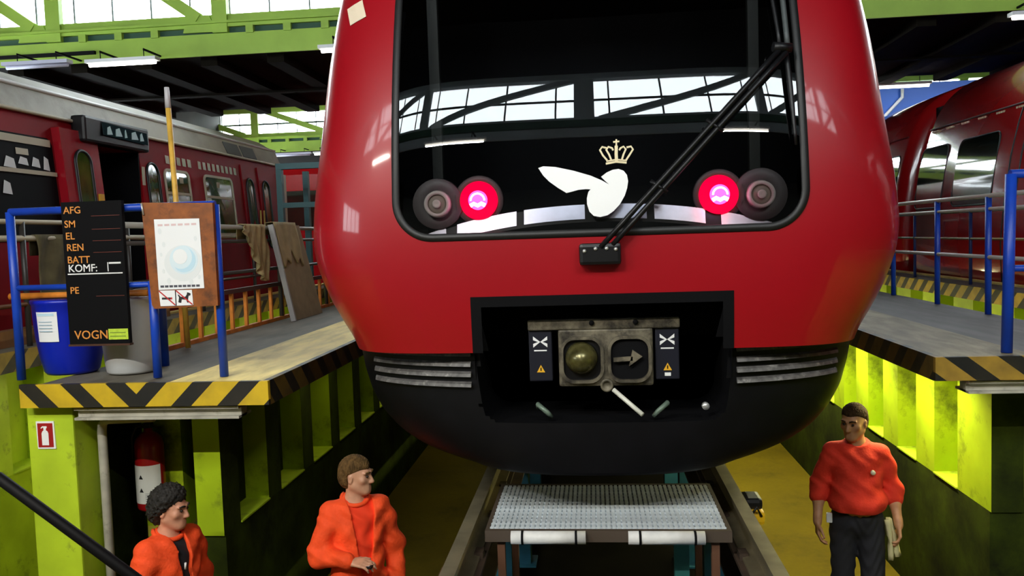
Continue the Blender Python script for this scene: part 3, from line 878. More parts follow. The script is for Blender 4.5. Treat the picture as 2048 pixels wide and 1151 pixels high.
# black surround of the opening on the red panel
for poly in ([(BX0 - 0.004, 2.40), (BX0 + 0.05, 2.40), (BX0 + 0.05, BZ1 - 0.03), (BX0 + 0.05, BZ1 + 0.004), (BX0 - 0.004, BZ1 + 0.004)],
             [(BX1 + 0.004, 2.40), (BX1 + 0.004, BZ1 + 0.004), (BX1 - 0.05, BZ1 + 0.004), (BX1 - 0.05, 2.40)]):
    decal('opening_surround', poly, BLACK, train, out=0.002)
for k in range(6):
    xa = BX0 + (BX1 - BX0) * k / 6; xb = BX0 + (BX1 - BX0) * (k + 1) / 6
    decal('opening_surround', [(xa, BZ1 - 0.05), (xb, BZ1 - 0.05), (xb, BZ1 + 0.004), (xa, BZ1 + 0.004)], BLACK, train, out=0.002)

# louvre slats each side of the coupler
for s in (-1, 1):
    for k in range(4):
        z = (2.385, 2.33, 2.275, 2.22)[k]
        xa, xb = (BX0 - 0.03, -1.30) if s < 0 else (BX1 + 0.03, 1.26)
        v = []
        for i in range(15):
            x = xa + (xb - xa) * i / 14
            t = min(abs(x - TX) / skw(z), 0.9999)
            y = sky(z) + 0.80 * (1 - (1 - t ** 2.6) ** (1 / 2.6))
            v += [(x, y + 0.005, z - 0.012), (x, y - 0.03, z - 0.012), (x, y - 0.022, z + 0.004), (x, y + 0.005, z + 0.016)]
        f = [(i * 4 + q, i * 4 + 4 + q, i * 4 + 4 + (q + 1) % 4, i * 4 + (q + 1) % 4) for i in range(14) for q in range(4)] + [(0, 1, 2, 3), (59, 58, 57, 56)]
        MB().add(v, f).build('louvre_slat', mat('scuffed_rubber', (0.10, 0.095, 0.09), 0.5, var=0.5, vscale=25, dirt=(0.3, 0.29, 0.27), dscale=18, dthr=(0.55, 0.7)), train)

# automatic coupler
CY_ = 4.36
cpl = MB().bbox(-0.40, 0.40, CY_, CY_ + 0.06, 2.495, 2.55, 0.008).bbox(-0.24, 0.26, CY_ + 0.005, CY_ + 0.16, 2.19, 2.50, 0.015).build('coupler', DIRTYSTEEL, train)
MB().box(-0.12, 0.12, CY_ + 0.16, 4.95, 2.22, 2.46).build('coupler_shaft', BLACK, cpl)
def rrect(cx, cz_, hw, hh, r, n=6):
    out = []
    for (sx, sz, a0) in ((1, 1, 0), (-1, 1, 90), (-1, -1, 180), (1, -1, 270)):
        out += arc(cx + sx * (hw - r), cz_ + sz * (hh - r), r, a0, a0 + 90, n)
    return out
def ring_plate(name, cx, cz_, hw, hh, r, wid, y0, y1, m, parent):
    o = rrect(cx, cz_, hw + wid, hh + wid, r + wid); i_ = rrect(cx, cz_, hw, hh, r)
    n = len(o); v = [(x, y0, z) for x, z in o] + [(x, y0, z) for x, z in i_] + [(x, y1, z) for x, z in o] + [(x, y1, z) for x, z in i_]
    f = []
    for k in range(n):
        j = (k + 1) % n
        f += [(k, j, n + j, n + k), (k, 2 * n + k, 2 * n + j, j), (n + k, n + j, 3 * n + j, 3 * n + k), (2 * n + k, 3 * n + k, 3 * n + j, 2 * n + j)]
    return MB().add(v, f).build(name, m, parent)
ring_plate('coupler_rim', -0.115, 2.335, 0.098, 0.108, 0.06, 0.016, CY_ - 0.02, CY_ + 0.01, DIRTYSTEEL, cpl)
ring_plate('coupler_rim', 0.135, 2.335, 0.098, 0.108, 0.06, 0.016, CY_ - 0.02, CY_ + 0.01, DIRTYSTEEL, cpl)
MB().prism([(x, CY_ + 0.004, z) for x, z in rrect(-0.115, 2.335, 0.098, 0.108, 0.06)], (0, 0.004, 0)).build('cone_pocket', BLACKG, cpl)
MB().prism([(x, CY_ + 0.004, z) for x, z in rrect(0.135, 2.335, 0.098, 0.108, 0.06)], (0, 0.004, 0)).build('cup_pocket', BLACK, cpl)
MB().lathe([(0.088, 0.004), (0.082, -0.03), (0.062, -0.075), (0.03, -0.10), (0.0, -0.105)], (-0.118, CY_, 2.345), 28, axis='y').build('coupler_cone', mat('greasy_olive', (0.10, 0.09, 0.03), 0.25, metal=0.4, var=0.5, vscale=20), cpl)
MB().beam((0.05, CY_ - 0.02, 2.335), (0.15, CY_ - 0.02, 2.34), 0.02, 0.022).prism([(0.13, CY_ - 0.03, 2.30), (0.20, CY_ - 0.03, 2.35), (0.15, CY_ - 0.03, 2.385)], (0, 0.03, 0)).build('hook_plate', DIRTYSTEEL, cpl)
MB().lathe([(0.034, 0.02), (0.034, -0.03), (0.022, -0.03), (0.02, -0.02), (0.0, -0.02)], (0.012, CY_, 2.20), 20, axis='y').build('pivot_ring', DIRTYSTEEL, cpl)
MB().tube([(0.045, CY_ - 0.03, 2.178), (0.19, CY_ - 0.12, 2.062)], 0.012, 10).build('release_handle', mat('pale_handle', (0.72, 0.72, 0.62), 0.4), cpl)
for x in (-0.06, 0.17): MB().lathe([(0.014, 0.0), (0.014, -0.012), (0, -0.012)], (x, CY_, 2.53), 12, axis='y').build('bar_bolt', BLACK, cpl)
for s, x, zo in ((-1, -0.336, 0.0), (1, 0.334, 0.0)):
    pnl = MB().bbox(x - 0.062, x + 0.062, CY_ + 0.02, CY_ + 0.10, 2.22, 2.495, 0.006).build('electrical_head', mat('blue_black', (0.008, 0.009, 0.018), 0.4), cpl)
    y = CY_ + 0.018
    for q in (-1, 1):
        MB().prism([(x, y, 2.432), (x + q * 0.038, y, 2.462), (x + q * 0.038, y, 2.442), (x + q * 0.012, y, 2.432), (x + q * 0.038, y, 2.422), (x + q * 0.038, y, 2.402)], (0, 0.002, 0)).build('butterfly_mark', WHITELET, pnl)
    MB().box(x - 0.034, x + 0.034, y, y + 0.002, 2.382, 2.389).build('mark_bar', WHITELET, pnl)
    MB().prism([(x - 0.022, y, 2.268), (x + 0.022, y, 2.268), (x, y, 2.308)], (0, 0.002, 0)).build('warning_triangle', mat('warning_yellow', (0.80, 0.42, 0.02), 0.5), pnl)
    MB().prism([(x - 0.003, y - 0.001, 2.276), (x + 0.003, y - 0.001, 2.276), (x + 0.003, y - 0.001, 2.294), (x - 0.003, y - 0.001, 2.294)], (0, 0.001, 0)).build('warning_mark', BLACK, pnl)
    if s > 0: MB().box(x - 0.016, x + 0.016, y, y + 0.002, 2.238, 2.256).build('white_tag', WHITELET, pnl)
# hoses and cocks in the bottom of the opening
for x, s in ((-0.36, 1), (0.33, -1)):
    MB().tube([(x, 4.45, 2.06), (x, 4.40, 2.09), (x + 0.05 * s, 4.38, 2.05), (x + 0.07 * s, 4.40, 2.02)], 0.014, 8).build('air_cock', mat('cock_grey', (0.16, 0.22, 0.17), 0.5, metal=0.3), train)
MB().lathe([(0.02, 0), (0.02, -0.03), (0, -0.03)], (0.53, 4.42, 2.07), 12, axis='y').build('pipe_plug', STEEL, train)

# underframe, wheels
MB().box(-0.85, 0.81, 4.95, 31, 1.74, 2.38).build('underframe', BLACK, train)
for y in (6.6, 8.7):
    for x in (-0.755, 0.755):
        s = 1 if x > 0 else -1
        MB().lathe([(0.0, -0.06), (0.42, -0.06), (0.42, 0.05), (0.0, 0.05)], (x, y, RAIL + 0.42), 36, axis='x').build('wheel', RUSTY, train)
    MB().tube([(-0.75, y, RAIL + 0.42), (0.75, y, RAIL + 0.42)], 0.08).build('axle', RUSTY, train)

# ================================================================== OLD MAROON TRAIN (left)
LP = [(1.75, -5.33), (2.3, -5.32), (3.3, -5.37), (4.05, -5.43), (4.36, -5.46)]
LR = [(4.36, -5.45), (4.62, -5.56), (4.80, -5.85), (4.92, -6.4), (4.96, -7.15)]
def lx(z): return float(np.interp(z, [p[0] for p in LP], [p[1] for p in LP]))
LC = -7.15
old = thing('maroon_train', 'old maroon train with cream grey roof and an open door', 'train', (LC, 8, RAIL))
def half(prof, y0, y1, mb, c=LC, flat=None):
    """extrude a half profile [(z, x)] mirrored about x = c into a closed solid"""
    pl = [(x, z) for z, x in prof] + [(2 * c - x, z) for z, x in reversed(prof)]
    mb.prism([(x, y0, z) for x, z in pl], (0, y1 - y0, 0))
    return mb
DY0, DY1, DZ = 8.58, 9.47, 4.15
m = MB()
half(LP, 2.0, DY0, m); half(LP, DY1, 14.15, m)
half([(z, x) for z, x in LP if z > DZ] and [(DZ, lx(DZ)), (4.36, -5.46)], DY0, DY1, m)
half([(1.75, -5.33), (2.3, -5.32), (2.35, -5.32)], DY0, DY1, m)
m.box(-6.9, -6.7, DY0, DY1, 2.35, DZ)
m.build('body_side', MAROON, old)
half(LR, 2.0, 14.20, MB()).build('roof', CREAM, old)
MB().box(-6.69, -6.65, DY0, DY1, 2.35, DZ).box(-6.65, -5.40, DY0, DY0 + 0.02, 2.35, DZ).box(-6.65, -5.40, DY1 - 0.02, DY1, 2.35, DZ).build('vestibule', BLACK, old)
MB().tube([(lx(4.36) + 0.03, 2.0, 4.355), (lx(4.36) + 0.03, 14.2, 4.355)], 0.02, 8).build('gutter', CREAMTRIM, old)
MB().tube([(-5.56, 2.0, 4.63), (-5.56, 14.2, 4.63)], 0.022, 8).build('roof_edge', mat('bright_edge', (0.75, 0.75, 0.72), 0.35), old)
def lpt(y, z, out): return (lx(z) + out, y, z)
def lring(poly, wid, m, parent, name, out=0.012):
    cy = sum(p[0] for p in poly) / len(poly); cz_ = sum(p[1] for p in poly) / len(poly)
    n = len(poly); inner = []
    for i, p in enumerate(poly):
        a = poly[i - 1]; b = poly[(i + 1) % n]
        t = Vector((b[0] - a[0], b[1] - a[1])).normalized()
        inner.append((p[0] - t.y * wid, p[1] + t.x * wid))
    v = [lpt(*p, 0.0) for p in poly] + [lpt(*p, out) for p in poly] + [lpt(*p, out) for p in inner] + [lpt(*p, 0.0) for p in inner]
    f = [(q * n + i, q * n + (i + 1) % n, (q + 1) * n + (i + 1) % n, (q + 1) * n + i) for q in range(3) for i in range(n)]
    return MB().add(v, f).build(name, m, parent)
def lpanel(poly, m, parent, name, out=0.006):
    n = len(poly)
    v = [lpt(*p, out - 0.004) for p in poly] + [lpt(*p, out) for p in poly]
    return MB().add(v, [tuple(range(n)), tuple(range(n, 2 * n))] + [(i, (i + 1) % n, (i + 1) % n + n, i + n) for i in range(n)]).build(name, m, parent)
def yz_rrect(y0, y1, z0, z1, r):
    return [(a, b) for a, b in rrect((y0 + y1) / 2, (z0 + z1) / 2, (y1 - y0) / 2, (z1 - z0) / 2, r)]
for y0, y1 in ((5.3, 6.4), (10.05, 10.72), (11.13, 12.06)):
    w_ = lpanel(yz_rrect(y0, y1, 3.15, 4.01, 0.10), OLDGLASS, old, 'window')
    lring(yz_rrect(y0, y1, 3.15, 4.01, 0.10), 0.035, CREAMTRIM, w_, 'window_frame', 0.018)
    MB().box(lx(3.7) - 0.02, lx(3.7) + 0.02, y0 + 0.03, y1 - 0.03, 3.68, 3.715).build('window_bar', CREAMTRIM, w_)
    MB().box(lx(3.9) + 0.004, lx(3.9) + 0.012, y0 + 0.40, y0 + 0.49, 3.84, 3.92).build('window_sticker', CREAMTRIM, w_)
w_ = lpanel(yz_rrect(6.5, 7.90, 3.1, 4.13, 0.08), BLACK, old, 'window')
MB().box(lx(4.1) - 0.02, lx(4.1) + 0.02, 6.52, 7.86, 4.04, 4.11).build('window_frame', CREAMTRIM, w_)
MB().box(lx(3.77) - 0.02, lx(3.77) + 0.02, 6.52, 7.90, 3.75, 3.79).build('window_bar', CREAMTRIM, w_)
for k, (y, z, a, b) in enumerate(((7.16, 3.80, 0.16, 0.10), (7.36, 3.84, 0.14, 0.07), (7.55, 3.83, 0.12, 0.09), (7.72, 3.81, 0.09, 0.13), (7.10, 3.55, 0.12, 0.12))):
    lpanel([(y, z), (y + a, z - 0.01), (y + a * 0.9, z + b * 0.8), (y + a * 0.3, z + b)], mat('painted_glint', (0.75, 0.78, 0.78), 0.3), w_, 'window_glint', 0.012)  # pale patches paint reflections onto the window
lpanel([(7.35, 3.93), (7.52, 3.93), (7.52, 3.99), (7.35, 3.99)], CREAMTRIM, w_, 'seat_number', 0.012)
# sliding door leaves
def leaf(y0, y1, out, parent):
    n = 9; v = []
    zsn = [2.38 + (4.25 - 2.38) * i / 8 for i in range(9)]
    for z in zsn:
        v += [(lx(z) + 0.002, y0, z), (lx(z) + out, y0, z), (lx(z) + out, y1, z), (lx(z) + 0.002, y1, z)]
    f = [(i * 4 + q, i * 4 + (q + 1) % 4, i * 4 + 4 + (q + 1) % 4, i * 4 + 4 + q) for i in range(8) for q in range(4)] + [(0, 1, 2, 3), (32, 33, 34, 35)]
    d = MB().add(v, f).build('door_leaf', MAROON if out < 0.05 else mat('door_red', (0.32, 0.006, 0.014), 0.2, coat=0.5), parent)
    c = (y0 + y1) / 2
    oval = yz_rrect(c - 0.135, c + 0.135, 2.95, 4.04, 0.13)
    lpanel(oval, OLDGLASS, d, 'door_window', out + 0.006)
    vv = [(lx(z) + out, y, z) for y, z in oval]
    ring = [(y, z) for y, z in oval]
    n_ = len(ring)
    m_ = MB().tube([(lx(z) + out + 0.006, y, z) for y, z in ring + ring[:1]], 0.018, 6, caps=False)
    m_.build('door_window_rubber', RUBBER, d)
    return d
d1 = leaf(7.93, 8.56, 0.09, old)
MB().box(lx(3.55) + 0.09, lx(3.55) + 0.11, 8.44, 8.52, 3.50, 3.60).build('door_tag', mat('amber_tag', (0.8, 0.42, 0.03), 0.5), d1)
leaf(9.50, 10.00, 0.02, old)
MB().box(lx(3.85) + 0.022, lx(3.85) + 0.03, 9.50, 9.56, 3.76, 3.98).build('door_tag', CREAMTRIM, old)
leaf(12.42, 12.92, 0.02, old); leaf(13.06, 13.56, 0.02, old)
for y in (12.88, 13.02):
    MB().tube([(lx(3.4) + 0.05, y, 3.2), (lx(3.4) + 0.05, y, 3.55)], 0.015, 8).build('door_handle', mat('brass_handle', (0.5, 0.32, 0.08), 0.35), old)
# destination box over the open door
bx = MB().bbox(lx(4.2) + 0.0, lx(4.2) + 0.16, 8.25, 9.52, 4.14, 4.42, 0.03).build('destination_box', BLACKG, old)
lpanel([(8.55, 4.24), (9.45, 4.22), (9.45, 4.36), (8.55, 4.38)], mat('box_glass', (0.02, 0.04, 0.045), 0.05, spec=0.9), bx, 'display_pane', 0.185)
for k, (y, a) in enumerate(((8.62, 0.10), (8.78, 0.13), (8.96, 0.05), (9.10, 0.14), (9.28, 0.08))):
    lpanel([(y, 4.25), (y + a, 4.26), (y + a * 0.7, 4.35), (y + 0.02, 4.33)], mat('pale_reflection', (0.45, 0.62, 0.62), 0.3), bx, 'display_glint', 0.19)  # pale shapes paint reflections onto the box glass
# rows of ventilation slots over the windows
sl = None
for k in range(5):
    lpanel([(10.15 + k * 0.145, 4.075), (10.24 + k * 0.145, 4.07), (10.24 + k * 0.145, 4.175), (10.15 + k * 0.145, 4.18)], CREAMTRIM, old, 'vent_slot', 0.008)
for k in range(9):
    lpanel([(11.03 + k * 0.143, 4.075), (11.11 + k * 0.143, 4.07), (11.11 + k * 0.143, 4.175), (11.03 + k * 0.143, 4.18)], CREAMTRIM, old, 'vent_slot', 0.008)
def roofpt(y, t, out): return (-5.45 + (-0.11) * t + out, y, 4.36 + 0.26 * t + out * 0.4)
for y0, y1 in ((12.05, 12.56), (12.64, 13.15)):
    MB().add([roofpt(y0, 0.1, 0.01), roofpt(y1, 0.1, 0.01), roofpt(y1, 0.78, 0.01), roofpt(y0, 0.78, 0.01), roofpt(y0, 0.1, -0.02), roofpt(y1, 0.1, -0.02), roofpt(y1, 0.78, -0.02), roofpt(y0, 0.78, -0.02)],
             [(0, 1, 2, 3), (4, 5, 6, 7), (0, 1, 5, 4), (1, 2, 6, 5), (2, 3, 7, 6), (3, 0, 4, 7)]).build('roof_grille', mat('grille_grey', (0.07, 0.075, 0.07), 0.6), old)
MB().box(lx(3.4), lx(3.4) + 0.03, 14.02, 14.12, 2.4, 4.2).build('end_strip', CREAMTRIM, old)
MB().box(-8.6, -5.5, 2.2, 14.0, 1.45, 1.78).build('underframe', BLACK, old)

# ================================================================== ROUNDED RED TRAIN (right) - two coupled cars
RP = [(1.75, 5.20), (2.2, 5.12), (2.7, 5.10), (3.2, 5.14), (3.8, 5.22), (4.2, 5.31), (4.46, 5.39), (4.72, 5.50), (4.95, 5.66), (5.15, 5.92), (5.29, 6.30), (5.36, 6.75), (5.38, 7.1)]
RC = 7.1
def rx(z): return float(np.interp(z, [p[0] for p in RP], [p[1] for p in RP]))
def smooth_prof(P, k=4):
    zs_ = []; out = []
    n = len(P)
    for i in range(n - 1):
        p0, p1, p2, p3 = P[max(i - 1, 0)], P[i], P[i + 1], P[min(i + 2, n - 1)]
        for j in range(k):
            t = j / k
            q = []
            for a in (0, 1):
                q.append(0.5 * (2 * p1[a] + (p2[a] - p0[a]) * t + (2 * p0[a] - 5 * p1[a] + 4 * p2[a] - p3[a]) * t * t + (3 * p1[a] - p0[a] - 3 * p2[a] + p3[a]) * t ** 3))
            out.append(tuple(q))
    out.append(P[-1])
    return out
RPS = smooth_prof(RP)
def rxs(z): return float(np.interp(z, [p[0] for p in RPS], [p[1] for p in RPS]))
def red_car(y0, y1, label, round0, round1):
    t = thing('red_train_car', label, 'train', (RC, (y0 + y1) / 2, RAIL), 'cars of the rounded red train')
    pl = [(x, z) for z, x in RPS] + [(2 * RC - x, z) for z, x in reversed(RPS[:-1])]
    n = len(pl)
    st = []
    if round0: st += [(y0, 0.86), (y0 + 0.03, 0.93), (y0 + 0.10, 0.98), (y0 + 0.22, 1.0)]
    else: st += [(y0, 1.0)]
    if round1: st += [(y1 - 0.22, 1.0), (y1 - 0.10, 0.98), (y1 - 0.03, 0.93), (y1, 0.86)]
    else: st += [(y1, 1.0)]
    v = []
    for y, s_ in st:
        for x, z in pl: v.append((RC + (x - RC) * s_, y, 3.0 + (z - 3.0) * (0.5 + 0.5 * s_) if z > 3 else z))
    f = [(i * n + k, i * n + (k + 1) % n, (i + 1) * n + (k + 1) % n, (i + 1) * n + k) for i in range(len(st) - 1) for k in range(n)]
    mb = MB().add(v, f, 0, True)
    mb.f.append(tuple(range(n))); mb.mi.append(0); mb.sm.append(False)
    mb.f.append(tuple(range((len(st) - 1) * n, len(st) * n))); mb.mi.append(0); mb.sm.append(False)
    mb.build('car_body', RED_R, t)
    MB().tube([(rxs(4.46) - 0.012, y0 + 0.2, 4.46), (rxs(4.46) - 0.012, y1 - 0.2, 4.46)], 0.012, 6).build('gutter', mat('gutter_dark', (0.10, 0.004, 0.006), 0.4), t)
    return t
carA = red_car(3.0, 14.05, 'red train car with rounded roof ending at the dark gangway', False, True)
carB = red_car(14.57, 25.0, 'red train car with rounded roof beyond the dark gangway', True, False)
MB().box(5.75, 8.45, 14.06, 14.57, 1.9, 4.9).build('gangway_bellows', BLACK, carB)
def rwin(y0, y1, parent, z0=3.22, z1=4.16, r=0.12):
    po = yz_rrect(y0, y1, z0, z1, r); 
    # split into rows so that the pane follows the curved side
    rows_ = 10; v = []
    for i in range(rows_ + 1):
        z = z0 + (z1 - z0) * i / rows_
        d = max(0, z0 + r - z, z - (z1 - r)); e = r - math.sqrt(max(r * r - d * d, 0))
        for y in (y0 + e, y1 - e): v.append((rxs(z) - 0.006, y, z))
    f = [(2 * i, 2 * i + 1, 2 * i + 3, 2 * i + 2) for i in range(rows_)]
    w_ = MB().add(v, f, 0, True).build('window', SIDEGLASS, parent, fix=False)
    MB().tube([(rxs(z) - 0.004, y, z) for y, z in po + po[:1]], 0.012, 6, caps=False).build('window_seal', RUBBER, w_)
rwin(11.36, 12.55, carA); rwin(12.92, 13.90, carA); rwin(9.0, 10.2, carA); rwin(14.85, 15.9, carB); rwin(16.3, 17.4, carB)
for y in (10.72, 10.98): MB().tube([(rxs(z) - 0.002, y, z) for z in (2.2, 2.7, 3.2, 3.8, 4.2, 4.40)], 0.012, 6).build('door_seam', RUBBER, carA)
for c in range(6):
    for k in range(4):
        y = 10.95 + c * 0.52 + k * 0.06
        MB().box(rxs(4.42) - 0.012, rxs(4.42) + 0.01, y, y + 0.035, 4.405, 4.43).build('slot_mark', mat('slot_cream', (0.7, 0.55, 0.35), 0.5), carA)
MB().box(5.7, 8.5, 3.2, 13.9, 1.45, 1.80).build('underframe', BLACK, carA)
MB().box(5.7, 8.5, 14.7, 24.9, 1.45, 1.80).build('underframe', BLACK, carB)

# far red train beyond the old one, blue partition, teal gantry
far = thing('red_train_end', 'far red train end seen through the teal frame', 'train', (-7.15, 20, RAIL))
MB().bbox(-8.9, -5.3, 18.5, 30, 1.8, 4.75, 0.18).build('car_body', RED_R, far)
MB().box(-8.4, -5.8, 18.49, 18.52, 3.35, 4.2).build('end_window', SIDEGLASS, far)
MB().box(-8.8, -5.4, 18.6, 29, 1.45, 1.8).build('underframe', BLACK, far)
bpn = thing('blue_partition', 'blue partition with a white bent pipe behind the rounded red train', 'partition', (10, 26, 0))
MB().box(6.4, 13.5, 26.0, 26.15, 0, 7.17).build('panel', BLUEWALL, bpn)
MB().tube([(8.2, 25.93, 0.0), (8.2, 25.93, 5.6), (9.3, 25.93, 6.75), (9.3, 25.93, 7.0)], 0.05, 8).build('bent_pipe', WHITE, bpn)
g = thing('teal_gantry', 'teal steel frame standing past the grey-roofed train', 'frame', (-4.87, 12.6, DECK))
for y in (12.6, 13.8):
    MB().box(-4.92, -4.83, y - 0.045, y + 0.045, DECK + 0.001, 4.22).build('post', TEAL, g)
MB().box(-4.92, -2.5, 12.55, 12.65, 4.16, 4.25).build('crossbar', TEAL, g)
MB().box(-4.83, -2.58, 12.56, 12.64, 3.56, 3.64).build('crossbar', TEAL, g)
MB().box(-2.66, -2.58, 12.56, 12.64, DECK + 0.006, 4.16).build('post', TEAL, g)
tag(MB().box(-7.6, -6.4, 24.9, 25.0, 4.75, 5.55).build('green_box', GREENM), 'dark green box on the roof of the far red train', 'box')
tag(MB().tube([(-3.75, 12.0, 0.0), (-3.75, 12.0, 3.55)], 0.07, 14).build('white_post', WHITE), 'white post behind the leaning tan board', 'post')

# ================================================================== LEFT PLATFORM
rl = thing('guard_railing', 'blue tube railing at the striped platform end', 'railing', (-2.95, 4.80, DECK))
for x, z1 in ((-3.62, 3.25), (-2.725, 2.80), (-2.30, 3.25)):
    MB().tube([(x, 4.80, DECK + 0.007), (x, 4.80, z1)], 0.026, 12).build('post', BLUE, rl)
MB().tube([(-3.62, 4.80, 3.25), (-2.30, 4.80, 3.25)], 0.024, 12).build('top_rail', BLUE, rl)
MB().tube([(-3.62, 4.80, 2.78), (-2.30, 4.80, 2.78)], 0.018, 12).build('mid_rail', BLUE, rl)
tag(MB().tube([(-2.96, 5.32, DECK), (-2.96, 5.32, 3.12)], 0.03, 12).build('blue_post', BLUE), 'short blue post between the two boards, behind the white barrel', 'post')

bd = thing('track_board', 'black board with orange lettering hung on the blue railing', 'board', (-3.04, 4.74, 2.44))
MB().box(-3.24, -2.855, 4.735, 4.765, 2.43, 3.295).build('panel', BLACK, bd)
MB().box(-3.245, -2.85, 4.728, 4.768, 2.418, 2.43).build('bottom_ledge', mat('dark_brown_wood', (0.06, 0.02, 0.008), 0.6), bd)
for s_, x, z, m_, sz in (('AFG', -3.225, 3.225, ORANGELET, 0.060), ('SM', -3.225, 3.142, ORANGELET, 0.060), ('EL', -3.222, 3.070, ORANGELET, 0.060), ('REN', -3.22, 3.0, ORANGELET, 0.060),
                          ('BATT', -3.22, 2.925, ORANGELET, 0.060), ('KOMF:', -3.218, 2.872, WHITELET, 0.064), ('PE', -3.215, 2.74, ORANGELET, 0.058), ('VOGN', -3.205, 2.462, ORANGELET, 0.074)):
    text_mesh(s_, sz, m_, 'lettering', bd, facing((x, 4.733, z)), bold=0.0005)
for z in (3.205, 3.125, 3.055, 2.985, 2.72):
    MB().box(-3.05, -2.87, 4.733, 4.736, z, z + 0.003).build('ruled_line', mat('faint_red_line', (0.14, 0.025, 0.015), 0.6), bd)
MB().box(-3.222, -2.872, 4.732, 4.736, 2.855, 2.862).build('chalk_line', WHITELET, bd)
MB().box(-2.965, -2.960, 4.732, 4.736, 2.87, 2.925).box(-2.955, -2.88, 4.732, 4.736, 2.915, 2.925).build('chalk_mark', WHITELET, bd)
MB().box(-2.985, -2.86, 4.731, 4.736, 2.455, 2.52).build('green_tag', LABELGREEN, bd)
for k in range(2): MB().box(-2.975, -2.875, 4.730, 4.732, 2.472 + 0.022 * k, 2.478 + 0.022 * k).build('tag_line', mat('tag_print', (0.2, 0.3, 0.03), 0.6), bd)

nb = thing('notice_board', 'brown hardboard with a white poster and two prohibition signs', 'board', (-2.5, 4.74, 2.64))
MB().prism([(-2.73, 4.735, 3.275), (-2.285, 4.735, 3.258), (-2.285, 4.735, 2.645), (-2.685, 4.735, 2.635), (-2.70, 4.735, 2.66)], (0, 0.03, 0)).build('panel', BROWN, nb)
MB().tube([(-2.725, 4.73, 3.27), (-2.715, 4.73, 3.2)], 0.006, 6).build('corner_clip', STEEL, nb)
po = MB().prism([(-2.652, 4.730, 3.172), (-2.370, 4.730, 3.168), (-2.362, 4.730, 2.752), (-2.648, 4.730, 2.748)], (0, 0.004, 0)).build('poster', PAPER, nb)
def disc(c, rx_, rz_, y, m_, parent, name, n=28, a0=0, a1=360):
    pts = [(c[0] + rx_ * math.cos(math.radians(a0 + (a1 - a0) * i / n)), y, c[1] + rz_ * math.sin(math.radians(a0 + (a1 - a0) * i / n))) for i in range(n)]
    return MB().prism(pts, (0, 0.0012, 0)).build(name, m_, parent)
disc((-2.485, 2.905), 0.118, 0.108, 4.7292, PAPERGREY, po, 'poster_cloud')
disc((-2.48, 2.925), 0.088, 0.086, 4.7284, mat('poster_ice', (0.72, 0.84, 0.90), 0.6), po, 'poster_globe')
def crescent(c, r1, r2, dx, dz, y, m_, parent, name):
    o = arc(c[0], c[1], r1, -125, 55, 18); i_ = arc(c[0] + dx, c[1] + dz, r2, 55, -125, 18)
    return MB().prism([(x, y, z) for x, z in o + i_], (0, 0.0012, 0)).build(name, m_, parent)
crescent((-2.48, 2.925), 0.075, 0.072, -0.018, 0.018, 4.7276, PAPERBLUE, po, 'poster_shade')
disc((-2.50, 2.945), 0.045, 0.045, 4.7268, PAPER, po, 'poster_highlight')
for (x, z, a) in ((-2.62, 3.10, 0.012), (-2.60, 3.02, 0.010), (-2.62, 2.96, 0.008), (-2.40, 3.05, 0.010), (-2.61, 2.86, 0.009), (-2.39, 2.82, 0.009), (-2.58, 2.80, 0.012), (-2.44, 2.79, 0.012)):
    disc((x, z), a, a * 1.6, 4.7290, PAPERGREY, po, 'poster_speck', 8)
for k in range(6): MB().box(-2.63 + 0.042 * k, -2.60 + 0.042 * k, 4.7288, 4.730, 3.130, 3.142).build('poster_title', mat('faint_pink', (0.75, 0.55, 0.55), 0.6), po)
for k in range(9): MB().box(-2.635 + 0.028 * k, -2.613 + 0.028 * k, 4.7288, 4.730, 2.762, 2.775).build('poster_print', mat('dark_print', (0.07, 0.07, 0.09), 0.6), po)
sg = MB().prism([(-2.648, 4.729, 2.744), (-2.440, 4.729, 2.744), (-2.436, 4.729, 2.652), (-2.642, 4.729, 2.650)], (0, 0.005, 0)).build('prohibition_sign', PAPER, nb)
PK = mat('pictogram_black', (0.01, 0.01, 0.012), 0.6)
MB().box(-2.630, -2.575, 4.7275, 4.729, 2.690, 2.702).build('cigarette', PK, sg)
MB().box(-2.575, -2.565, 4.7275, 4.729, 2.690, 2.702).build('cigarette_tip', REDLET, sg)
dog = [(-2.528, 2.672), (-2.522, 2.700), (-2.53, 2.718), (-2.522, 2.716), (-2.512, 2.704), (-2.482, 2.704), (-2.472, 2.718), (-2.470, 2.730), (-2.460, 2.728), (-2.448, 2.722), (-2.450, 2.712), (-2.462, 2.708), (-2.466, 2.690), (-2.464, 2.668), (-2.472, 2.668), (-2.478, 2.686), (-2.506, 2.688), (-2.510, 2.668), (-2.520, 2.668)]
MB().prism([(x, 4.7275, z) for x, z in dog], (0, 0.0015, 0)).build('dog_pictogram', PK, sg)
MB().box(-2.546, -2.540, 4.7275, 4.729, 2.652, 2.744).build('sign_divider', PK, sg)
for a, b in (((-2.645, 2.742), (-2.548, 2.656)), ((-2.538, 2.742), (-2.440, 2.656))):
    MB().beam((a[0], 4.7265, a[1]), (b[0], 4.7265, b[1]), 0.0012, 0.007, up=(0, 0, 1)).build('red_bar', REDLET, sg)

